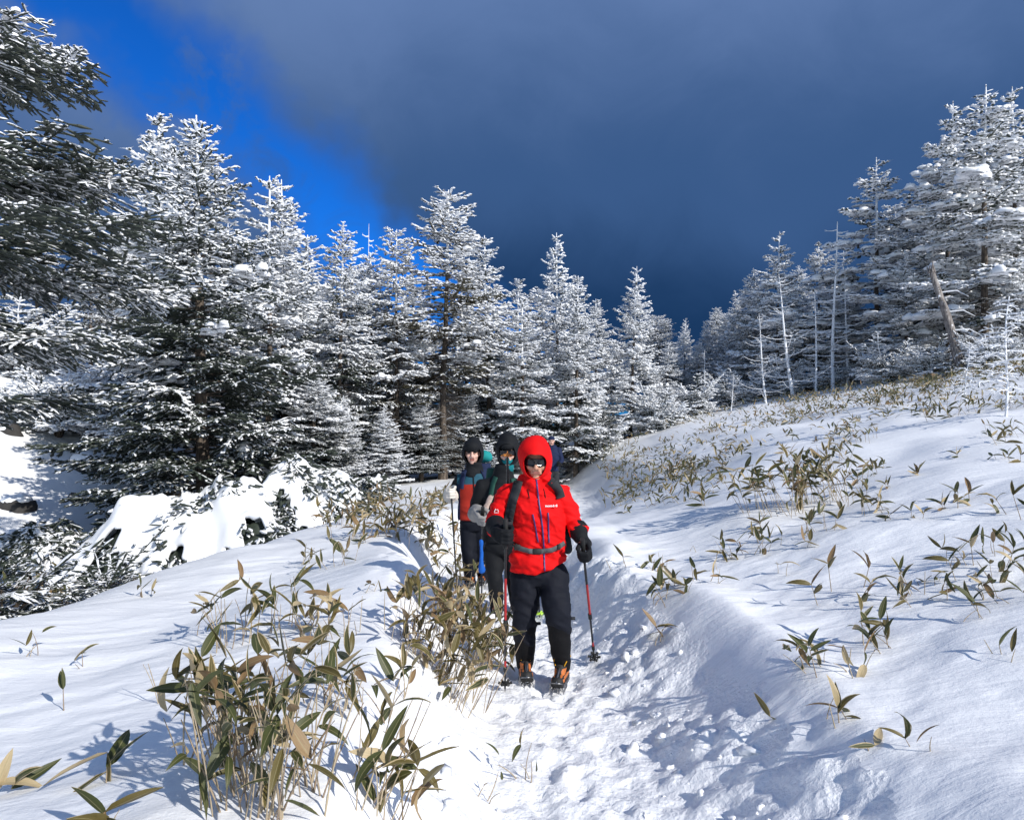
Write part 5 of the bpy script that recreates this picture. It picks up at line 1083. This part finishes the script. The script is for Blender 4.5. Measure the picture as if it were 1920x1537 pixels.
# --- far hiker coming out of the forest
def far(px, dz, dd=0.0): D_ = 20.0; return (1036 + px, HOR + (CAM_H - (F4 + dz)) * FPX / (D_ + dd), D_ + dd)
F4 = tz(1.1, 20.0)
j4 = dict(shL=far(-12, 1.36), elL=far(-16, 1.08, 0.0), wrL=far(-12, 1.0, -0.25), haL=far(-9, 0.99, -0.32), shR=far(12, 1.36), elR=far(17, 1.08), wrR=far(13, 1.0, -0.25), haR=far(11, 0.99, -0.32), hipL=far(-6, 0.86), hipR=far(6, 0.86), knL=far(-7, 0.46, -0.1), knR=far(7, 0.46), anL=far(-7, 0.10, 0.1), anR=far(7, 0.10, 0.2))
t4, hc4, hM4, J4, jk4, X4, Z4, G4 = hiker('far hiker in dark navy clothes and blue cap at the forest edge', (1.086, 20.0, F4), 1, far(-2, 1.60)[:2], 20.0, dict(cx=1036, sh_y=far(0, 1.38)[1], hem_y=far(0, 0.80)[1], j=j4, jmats=[M_NAVY], rw=0.19, tm=M_CHAR, skin=M_SKIN_L))
a = Acc(); ellipsoid(a, hc4 + v(0, -0.004, 0.070), v(0.092, 0.110, 0.072), None, 22, 12); capsule(a, hc4 + v(-0.05, -0.10, 0.055), hc4 + v(0.05, -0.10, 0.055), 0.012, 0.012); link('cap', a.mesh('cap'), t4, [M_NAVY], True)
for k_, s_ in (('L', -1.0), ('R', 1.0)): glove('glove', J4['ha' + k_], J4['wr' + k_], (0.2, -0.2, 1), M_BLACK, t4, 1.1, s_)
for q in (-1, 1):
    a = Acc(); p = hc4 + hM4 @ v(q * 0.031, -0.0915, 0.018); capsule(a, p - v(0.013, 0, 0), p + v(0.013, 0, 0), 0.005, 0.005, 6); link('eye', a.mesh('eye'), t4, [M_DARKHAIR], True)
#PART4
# ------------------------------------------------------------------ dwarf bamboo
def leaf_geo(nl=7, curl=0.3, fold=0.25, width=0.20, twist=0.0, crumple=0.0, seed=0):
    rng = np.random.default_rng(seed)
    v = np.linspace(0, 1, nl + 1); us = np.array([-1, -0.5, 0, 0.5, 1.0])
    wv = width * 0.5 * np.clip(np.sin(np.pi * np.clip(v, 0, 1) ** 0.72), 0, 1) ** 0.75; wv[0] = 0.012; wv[-1] = 0.003
    ang = curl * v ** 1.3; dz = np.concatenate([[0], np.cumsum(-np.sin(ang[1:]) / nl)]); dyy = np.concatenate([[0], np.cumsum(np.cos(ang[1:]) / nl)])
    tw = twist * v
    V = np.zeros((nl + 1, 5, 3))
    for i in range(nl + 1):
        x = us * wv[i]; z = np.abs(us) * wv[i] * fold + crumple * rng.normal(0, 0.02, 5)
        V[i, :, 0] = x * math.cos(tw[i]) - z * math.sin(tw[i]); V[i, :, 2] = dz[i] + x * math.sin(tw[i]) + z * math.cos(tw[i]); V[i, :, 1] = dyy[i]
    UV = np.stack(np.broadcast_arrays(us[None] * 0.5 + 0.5, v[:, None]), -1)
    i = np.arange(nl)[:, None] * 5; j = np.arange(4)[None]
    F = np.stack([i + j, i + j + 1, i + j + 6, i + j + 5], -1).reshape(-1, 4)
    return V.reshape(-1, 3), F, UV.reshape(-1, 2)
LEAFG = [leaf_geo(7, c_, f_, w_, t_, cr_, k) for k, (c_, f_, w_, t_, cr_) in enumerate([(0.25, 0.25, 0.22, 0.1, 0), (0.6, 0.35, 0.20, -0.3, 0), (1.1, 0.3, 0.22, 0.3, 0.3), (0.15, 0.45, 0.18, 0.5, 0.2), (1.6, 0.6, 0.17, -0.6, 0.8), (0.5, 0.9, 0.20, 0.9, 0.9), (-0.2, 0.3, 0.23, 0.0, 0.0)])]
def leaf_mesh(g, name='leaf', mat=None):
    V, F, UV = g; a = Acc(); a.add(V, F); me = a.mesh(name); uvl = me.uv_layers.new(name='UVMap')
    li = np.empty(len(me.loops), np.int32); me.loops.foreach_get('vertex_index', li); uvl.data.foreach_set('uv', UV[li].astype(np.float32).ravel())
    me.materials.append(mat or M_LEAF); me.polygons.foreach_set('use_smooth', [True] * len(me.polygons)); return me
LEAFM = [leaf_mesh(g) for g in LEAFG]; DRYM = [leaf_mesh(g, 'leaf', M_DRYLEAF) for g in LEAFG]
def cane_geo(k):
    z = np.linspace(0, 1, 7); bend = [(0.0, 0.0), (0.05, 0.02), (-0.04, 0.05)][k]
    P = np.stack([bend[0] * z ** 2, bend[1] * z ** 2, z], 1); a = Acc(); tube(a, P, 1 - 0.45 * z, 5, 0, True)
    return P
CANEP = [cane_geo(k) for k in range(3)]
def cane_mesh(P, r):
    a = Acc(); n = len(P); z = np.linspace(0, 1, n); pts = []; rad = []
    for i in range(n):
        pts.append(P[i]); rad.append(r * (1 - 0.4 * z[i]) * (1.35 if 0 < i < n - 1 else 1))
        if i < n - 1: pts.append(P[i] * 0.9 + P[i + 1] * 0.1); rad.append(r * (1 - 0.4 * z[i]))
    tube(a, pts, rad, 5, 0, True); me = a.mesh('stem'); me.materials.append(M_CANE); me.polygons.foreach_set('use_smooth', [True] * len(me.polygons)); return me
CANEM = [cane_mesh(P, 0.0030) for P in CANEP]

def leaf_matrix(d, rng, roll=0.6):
    d = np.asarray(d, float); d = d / np.linalg.norm(d)
    up = np.array([0, 0, 1.0]) + np.array([rng.normal(0, roll), rng.normal(0, roll), 0]); x = np.cross(d, up); x /= np.linalg.norm(x) + 1e-9; zz_ = np.cross(x, d)
    return np.stack([x, d, zz_], 1)
def plan_plant(rng, ncane, h, lean, spread, nleaf, ll, dead=0.25, flat=0.0, jit=0.22):
    canes = []; leaves = []
    for k in range(ncane):
        a_ = rng.uniform(0, 6.28); r_ = spread * math.sqrt(rng.uniform(0, 1)); b_ = np.array([r_ * math.cos(a_), r_ * math.sin(a_) * 0.8, -0.04])
        d = np.array([lean[0] + rng.normal(0, jit) + 0.5 * b_[0], lean[1] + rng.normal(0, jit) + 0.5 * b_[1], 1.0 - flat]); d /= np.linalg.norm(d)
        H = h * rng.uniform(0.55, 1.1); canes.append((b_, d, H))
        if rng.random() < dead: continue
        nl = max(1, int(round(nleaf * rng.uniform(0.6, 1.4)))); a0 = rng.uniform(0, 6.28)
        for q in range(nl):
            f = 1.0 if q < 2 else rng.uniform(0.35, 0.95); p = b_ + d * H * f * 0.995
            az = a0 + q * 2.4 + rng.normal(0, 0.4); el_ = rng.normal(0.15, 0.7) if (q or rng.random() < 0.5) else rng.uniform(0.5, 1.3)
            dl = np.array([math.cos(az) * math.cos(el_), math.sin(az) * math.cos(el_), math.sin(el_)]) + 0.2 * d
            leaves.append((p, dl / np.linalg.norm(dl), rng.uniform(*ll)))
    return canes, leaves
def rot_to(d, rng):
    z = np.asarray(d, float); a_ = rng.uniform(0, 6.28); ref = np.array([math.cos(a_), math.sin(a_), 0.01]); x = np.cross(ref, z); x /= np.linalg.norm(x); y = np.cross(z, x); return np.stack([x, y, z], 1)
def place(o, parent, M3, loc, s_):
    m_ = Matrix(M3.tolist()).to_4x4(); o.parent = parent
    o.location = loc; o.rotation_euler = m_.to_euler(); o.scale = s_
def bamboo(base, label, rng, ncane, h, lean=(0, 0), spread=0.1, nleaf=4, ll=(0.13, 0.2), dead=0.25, group=None, flat=0.0, jit=0.22, thick=1.0, weird=0.35, dry=False):
    t = empty('bamboo_plant', base); canes, leaves = plan_plant(rng, ncane, h, lean, spread, nleaf, ll, dead, flat, jit)
    for b_, d, H in canes:
        o = bpy.data.objects.new('stem', CANEM[rng.integers(0, 3)]); COL.objects.link(o); tk = thick * rng.uniform(0.7, 1.15); place(o, t, rot_to(d, rng), b_, (tk, tk, H))
    for p, d, L in leaves:
        k = rng.integers(0, 4) if rng.random() > weird else rng.integers(2, 7)
        o = bpy.data.objects.new('leaf', (DRYM if dry else LEAFM)[k]); COL.objects.link(o); place(o, t, leaf_matrix(d, rng), p, (L * rng.uniform(0.9, 1.35), L, L))
    return tag(t, label, 'bamboo', group)
def bamboo_mesh(rng, name, **kw):
    """one whole small plant as one mesh"""
    canes, leaves = plan_plant(rng, **kw); Vs = []; Fs = []; UVs = []; Rn = []; Mi = []; n = 0
    for b_, d, H in canes:
        a = Acc(); tube(a, [b_, b_ + d * H * 0.5, b_ + d * H], [0.0032, 0.003, 0.002], 4, 0, False)
        V = a.v[0]; F = a.f[0][0]; Vs.append(V); Fs.append(F + n); UVs.append(np.zeros((len(V), 2))); Rn.append(np.full(len(V), rng.random())); Mi.append(np.ones(len(F), int)); n += len(V)
    for p, d, L in leaves:
        g = LEAFG[rng.integers(0, 7)]; V = (g[0] * L) @ leaf_matrix(d, rng).T + p; Vs.append(V); Fs.append(g[1] + n); UVs.append(g[2]); Rn.append(np.full(len(V), rng.random())); Mi.append(np.zeros(len(g[1]), int)); n += len(V)
    a = Acc(); a.add(np.concatenate(Vs), np.concatenate(Fs), np.concatenate(Mi)); me = a.mesh(name)
    uvl = me.uv_layers.new(name='UVMap'); li = np.empty(len(me.loops), np.int32); me.loops.foreach_get('vertex_index', li); uvl.data.foreach_set('uv', np.concatenate(UVs)[li].astype(np.float32).ravel())
    at = me.attributes.new('rnd', 'FLOAT', 'POINT'); at.data.foreach_set('value', np.concatenate(Rn).astype(np.float32))
    me.materials.append(M_LEAF); me.materials.append(M_CANE); return me

rb = np.random.default_rng(77)
# --- foreground, left of the path
bamboo(gpx(500, 1500), 'largest bamboo clump in the foreground, many canes and broad green leaves', rb, 58, 0.49, (0.03, -0.02), 0.22, 3.4, (0.10, 0.165), 0.30, thick=1.0)
bamboo(gpx(455, 1420), 'bamboo just behind the largest clump, tall leaves standing upright', rb, 12, 0.40, (0.0, 0.0), 0.12, 3.2, (0.14, 0.2), 0.2)
bamboo(gpx(198, 1470), 'single foreground bamboo with pale cane and long upright leaf, left of the largest clump', rb, 1, 0.24, (0.08, 0), 0.0, 4, (0.18, 0.23), 0)
bamboo(gpx(320, 1440), 'thin foreground bamboo with dark narrow leaves between pale cane and largest clump', rb, 4, 0.36, (0.05, 0), 0.10, 2.0, (0.13, 0.18), 0.3)
bamboo(gpx(-30, 1500), 'bamboo at the lower left corner with leaves cut by the picture edge', rb, 2, 0.16, (0.25, 0), 0.03, 3, (0.16, 0.2), 0)
bamboo(gpx(215, 1560), 'withered brown bamboo at the bottom edge left of the largest clump', rb, 3, 0.10, (-0.05, 0), 0.04, 3, (0.16, 0.2), 0)
bamboo(gpx(660, 1500), 'leaning foreground bamboo with flat wide leaves right of the largest clump', rb, 9, 0.40, (0.22, 0), 0.14, 1.4, (0.13, 0.18), 0.5)
bamboo(gpx(725, 1540), 'foreground bamboo with one large bright green leaf near the path edge', rb, 8, 0.30, (0.1, 0), 0.10, 2.6, (0.15, 0.2), 0.25)
bamboo(gpx(120, 1335), 'tiny drooping dry bamboo alone on the left snow', rb, 1, 0.14, (-0.2, 0), 0, 2, (0.09, 0.12), 0)
bamboo(gpx(60, 1230), 'small tan bamboo sprig farthest left on the open snow', rb, 3, 0.17, (0.45, 0), 0.05, 1.4, (0.09, 0.12), 0.2)
bamboo(gpx(150, 1252), 'small tan bamboo sprig right of the leftmost sprig', rb, 2, 0.14, (0, 0), 0.03, 2, (0.09, 0.13), 0)
bamboo(gpx(275, 1118), 'pale dry bamboo sprig near the crest at left', rb, 2, 0.16, (0.1, 0), 0.05, 3, (0.10, 0.15), 0)
bamboo(gpx(310, 1440 - 120), 'bare cane standing alone in the left snow', rb, 2, 0.30, (0.02, 0), 0.05, 0.5, (0.05, 0.08), 0.9)
# --- middle clump behind the largest
for px, py, n_, h_, lb in [(432, 1215, 9, 0.36, 'mid left bamboo group with pale upright leaves, first from the left'), (490, 1190, 8, 0.36, 'mid left bamboo group beside the first, mixed green and tan'), (545, 1175, 7, 0.34, 'mid left bamboo with long green leaf tilted right'), (590, 1200, 6, 0.30, 'mid left bamboo with dark drooping leaves'),
                           (640, 1195, 4, 0.26, 'two-leaf bamboo stems right of the dark drooping one'), (395, 1190, 5, 0.26, 'low bamboo with crumpled leaves left of the pale upright group'), (665, 1190, 3, 0.24, 'small green bamboo tuft on the mound side'), (640, 1060, 5, 0.28, 'bamboo on the crest with slim leaves, left of the mound'), (560, 1060, 4, 0.22, 'bamboo sprig on the crest, farther left of the mound'),
                           (745, 1190, 6, 0.30, 'orange-tinged bamboo at the foot of the mound'), (700, 1110, 2, 0.14, 'tiny bamboo sprig on the top of the mound'), (560, 1310, 6, 0.34, 'bare thin canes right behind the largest clump'), (620, 1330, 7, 0.30, 'sparse thin canes right of the largest clump'), (690, 1330, 5, 0.22, 'dry stub canes between clump and path'), (735, 1290, 5, 0.26, 'thin leaning canes left of the tan thicket')]:
    bamboo(gpx(px, py), lb, rb, n_, h_, (0.05, 0), 0.13, 3.0, (0.12, 0.19), 0.3)
# --- dense tan thicket along the left edge of the path
for px, py, n_, h_, lean_, lb in [(860, 1320, 16, 0.55, (0.32, 0), 'tan bamboo thicket hanging over the path by the lead hiker, lowest part'), (830, 1270, 18, 0.55, (0.30, 0), 'tan bamboo thicket hanging over the path, densest part'), (895, 1250, 8, 0.40, (0.40, -0.1), 'tan bamboo leaves in front of the lead hiker boot'),
                                  (815, 1180, 9, 0.42, (0.22, 0), 'tan and green bamboo right of the mound, lower'), (850, 1110, 10, 0.40, (0.15, 0), 'tan and green bamboo right of the mound, upper'), (775, 1230, 8, 0.40, (0.20, 0), 'tan bamboo at the left side of the hanging thicket'), (870, 1180, 8, 0.35, (0.2, 0), 'pale bamboo in front of the rear hikers legs')]:
    bamboo(gpx(px, py), lb, rb, int(n_ * 1.5), h_, lean_, 0.17, 4.0, (0.12, 0.18), 0.2, dry=True, weird=0.6)
# --- crest behind the mound
for i, (px, py) in enumerate([(660, 1010), (700, 1000), (735, 1005), (770, 1020), (800, 1035), (690, 965), (740, 965), (780, 985), (820, 1010), (830, 1060), (620, 985), (800, 960), (590, 975), (720, 940)]):
    bamboo(gpx(px, py, 5), 'yellowish bamboo on the crest behind the mound, left of the hikers', rb, 10, 0.36, (0.1, 0), 0.32, 3.6, (0.14, 0.21), 0.2, 'yellowish bamboo along the crest left of the hikers', dry=True)
bamboo(gpx(985, 1465), 'small sparse bamboo on the path edge at the bottom', rb, 4, 0.20, (-0.15, 0), 0.03, 1.2, (0.08, 0.11), 0.2)
bamboo(gpx(905, 1500), 'bare broken canes left of the path at the bottom', rb, 3, 0.22, (0.2, 0), 0.06, 0.6, (0.05, 0.08), 0.7)
# --- right of the path
RT = [(1250, 1125, 7, 0.22, 3.2, 'green and tan bamboo cluster on the right bank behind the pole'), (1245, 1200, 3, 0.13, 3, 'three-leaf green bamboo on the bank below the cluster'), (1230, 1070, 5, 0.20, 3, 'tan bamboo on the top of the right bank, upper'), (1320, 1090, 4, 0.15, 2, 'amber leaves lying on the right bank crest'),
      (1160, 1065, 3, 0.15, 2.2, 'few tan leaves beside the lead hiker glove'), (1300, 1035, 2, 0.14, 2, 'thin bent bamboo above the right bank'), (1385, 1045, 6, 0.20, 4, 'dark curled bamboo tuft in the middle of the right slope'), (1430, 1018, 3, 0.10, 2.5, 'two dark leaves flat on the snow right of the curled tuft'), (1470, 1075, 3, 0.12, 2.2, 'golden leaves lying by the curled tuft'),
      (1535, 1000, 7, 0.24, 3.6, 'golden green bamboo below the large right clump'), (1520, 1020, 2, 0.08, 2, 'orange leaf flat on the snow under the golden green bamboo'), (1640, 960, 6, 0.22, 3.4, 'bamboo with one bright amber leaf, right of the golden green one'), (1720, 890, 2, 0.08, 3, 'bright orange leaf flat on the snow high on the right'),
      (1570, 1250, 9, 0.22, 2.6, 'dark tan bamboo tuft on the near right slope'), (1665, 1210, 7, 0.20, 3.4, 'brown bamboo fan right of the dark tan tuft'), (1570, 1345, 4, 0.14, 2.4, 'broken bamboo stalks at the shaded edge'), (1440, 1360, 1, 0.10, 2, 'single upright brown leaf in the shaded bank'), (1620, 1405, 1, 0.10, 1.5, 'single tilted brown leaf low on the right'), (1725, 1415, 2, 0.10, 1.4, 'small bent dry stalk low on the right'),
      (1775, 1060, 3, 0.17, 1.8, 'thin bamboo with two drooping brown leaves'), (1750, 1090, 4, 0.10, 1.0, 'bare tuft of stems in a snow hollow'), (1855, 1085, 3, 0.20, 2, 'bamboo with a long dark hanging leaf at the right'), (1890, 1040, 3, 0.18, 2, 'bamboo with dark leaf pair near the right edge'), (1840, 1160, 3, 0.15, 1.6, 'bamboo with slanted brown leaf, lower right slope'), (1905, 1130, 3, 0.12, 2, 'short dark bamboo cut by the right edge'), (1900, 1230, 3, 0.12, 1.2, 'dry bent stalks at the right edge'), (1885, 860, 3, 0.10, 2, 'lone dark sprig high at the right'),
      (1290, 890, 14, 0.34, 4.0, 'dark green bamboo bush left of the large right clump'), (1350, 880, 4, 0.20, 3, 'sparse bamboo between the two dark clumps'), (1590, 860, 5, 0.25, 3, 'sparse bamboo right behind the large right clump')]
for px, py, n_, h_, nl_, lb in RT:
    bamboo(gpx(px, py), lb, rb, n_, h_, (-0.25, 0.0), 0.07 + 0.012 * n_, nl_, (0.11, 0.17), 0.15, jit=0.35)
bamboo(gpx(1460, 960), 'largest bamboo clump on the right slope, left half', rb, 34, 0.55, (-0.30, 0), 0.42, 3.8, (0.15, 0.22), 0.25)
bamboo(gpx(1545, 940), 'largest bamboo clump on the right slope, right half with pale canes', rb, 32, 0.62, (-0.25, 0), 0.30, 3.8, (0.15, 0.22), 0.3)
bamboo(gpx(60, 1140, 6), 'green bamboo thicket in the hollow at the left edge', rb, 26, 0.42, (0.05, 0), 0.5, 4, (0.14, 0.22), 0.1)
bamboo(gpx(120, 1100, 6), 'green bamboo in the hollow right of the edge thicket', rb, 12, 0.35, (0.05, 0), 0.4, 4, (0.14, 0.20), 0.1)

# --- smaller plants farther off: whole plants copied
SM = [bamboo_mesh(rb, 'bamboo_plant', ncane=c_, h=h_, lean=(-0.25, 0), spread=s_, nleaf=n_, ll=(0.11, 0.19), dead=0.2, jit=0.3) for c_, h_, s_, n_ in [(3, 0.16, 0.15, 3), (5, 0.22, 0.25, 3.2), (2, 0.12, 0.08, 3), (7, 0.28, 0.35, 3.4), (4, 0.18, 0.3, 2.5), (9, 0.34, 0.4, 3.5)]]
def scatter_plants(n, pick, group, label, big=0.0):
    k = 0
    while k < n:
        x, y = pick();
        if abs(x - trail_x(y)) < 1.25: continue
        if vnoise(x * 0.5, y * 0.35, 15) + 0.5 * vnoise(x * 1.7, y * 1.2, 18) < rb.uniform(-0.45, 0.25): continue
        i = rb.integers(0, 6) if rb.random() < 0.4 + big else rb.integers(0, 3)
        o = bpy.data.objects.new('bamboo_plant', SM[i]); COL.objects.link(o); o.location = (x, y, tz(x, y) - 0.02); o.rotation_euler = (0, 0, rb.normal(0, 0.8)); s_ = rb.uniform(0.7, 1.2); o.scale = (s_,) * 3
        tag(o, label, 'bamboo', group); k += 1
def pk_r():
    y = rb.uniform(9, 24); return rb.uniform(1.8, 0.70 * y), y
def pk_far():
    y = rb.uniform(14, 30); return rb.uniform(1.6, 0.70 * y), y
def pk_n():
    y = rb.uniform(4.0, 10); return rb.uniform(2.2, 0.69 * y), y
def pk_l():
    y = rb.uniform(8.5, 17); return rb.uniform(-2.2, -0.6) + 0.5, y
scatter_plants(95, pk_r, 'small bamboo sprigs scattered over the right slope', 'small bamboo sprig poking from the snow of the right slope')
scatter_plants(16, pk_n, 'few bamboo tips on the near right snow', 'lone bamboo tip poking from the smooth near right snow')
scatter_plants(34, pk_l, 'dry bamboo beside the path behind the hikers', 'dry bamboo beside the path behind the hikers', 0.5)
# beyond counting: the belt of bamboo in front of the far trees
def bamboo_belt(name, n, pick, label):
    Vs = []; Fs = []; UVs = []; Rn = []; nn = 0; k = 0
    while k < n:
        x, y = pick()
        if abs(x - trail_x(y)) < 1.3 or vnoise(x * 0.35, y * 0.25, 25) + 0.6 * vnoise(x * 1.2, y * 0.9, 28) < rb.uniform(-0.35, 0.45): continue
        z_ = tz(x, y); k += 1
        for q in range(rb.integers(3, 8)):
            g = LEAFG[rb.integers(0, 7)]; sl = [0, 2, 4, 10, 12, 14, 20, 22, 24, 35, 37, 39]
            az = rb.uniform(0, 6.28); el_ = rb.normal(0.5, 0.5); d = np.array([math.cos(az) * math.cos(el_), math.sin(az) * math.cos(el_), math.sin(el_)])
            V = (g[0][sl] * rb.uniform(0.13, 0.22)) @ leaf_matrix(d, rb).T + np.array([x + rb.normal(0, 0.15), y + rb.normal(0, 0.15), z_ + rb.uniform(0.0, 0.25)])
            F = np.array([[0, 1, 4, 3], [1, 2, 5, 4], [3, 4, 7, 6], [4, 5, 8, 7], [6, 7, 10, 9], [7, 8, 11, 10]])
            Vs.append(V); Fs.append(F + nn); UVs.append(g[2][sl]); Rn.append(np.full(12, rb.random())); nn += 12
    a = Acc(); a.add(np.concatenate(Vs), np.concatenate(Fs)); me = a.mesh(name); uvl = me.uv_layers.new(name='UVMap'); li = np.empty(len(me.loops), np.int32); me.loops.foreach_get('vertex_index', li); uvl.data.foreach_set('uv', np.concatenate(UVs)[li].astype(np.float32).ravel())
    at = me.attributes.new('rnd', 'FLOAT', 'POINT'); at.data.foreach_set('value', np.concatenate(Rn).astype(np.float32))
    o = link(name, me, None, [M_LEAF]); return tag(o, label, 'undergrowth', kind='stuff')
bamboo_belt('bamboo_undergrowth', 900, pk_far, 'belt of low bamboo leaves below the trees of the right slope')

# --- clods and crumbs of snow broken from the banks
def clods():
    rng = np.random.default_rng(9); a = Acc(); ico = bpy.data.meshes.new('i'); import bmesh
    bm = bmesh.new(); bmesh.ops.create_icosphere(bm, subdivisions=2, radius=1); bm.to_mesh(ico); bm.free(); V0 = get_co(ico); F0 = np.array([list(p.vertices) for p in ico.polygons]); bpy.data.meshes.remove(ico)
    n = 0
    while n < 420:
        y = 2.2 + 13 * rng.random() ** 1.8; side = rng.random() < 0.78
        u = rng.normal(0.62, 0.17) if side else rng.normal(-0.52, 0.10)
        if abs(u) > 1.15 or abs(u) < 0.22: continue
        x = trail_x(y) + u; s_ = 0.006 + 0.040 * rng.random() ** 3.6
        V = V0 + V0 * (noise3(V0 + rng.uniform(0, 50), 1.6, 5, 3) * 1.5)[:, None]; V = V * rng.uniform(0.6, 1.4, 3) * np.array([1, 1, 0.7]) * s_
        a.add(V + np.array([x, y, tz(x, y) + -0.1 * s_]), F0, 0); n += 1
    o = link('snow_clods', a.mesh('snow_clods'), None, [M_SNOW], True); tag(o, 'crumbs and clods of snow fallen along the path', 'snow', kind='stuff')
clods()
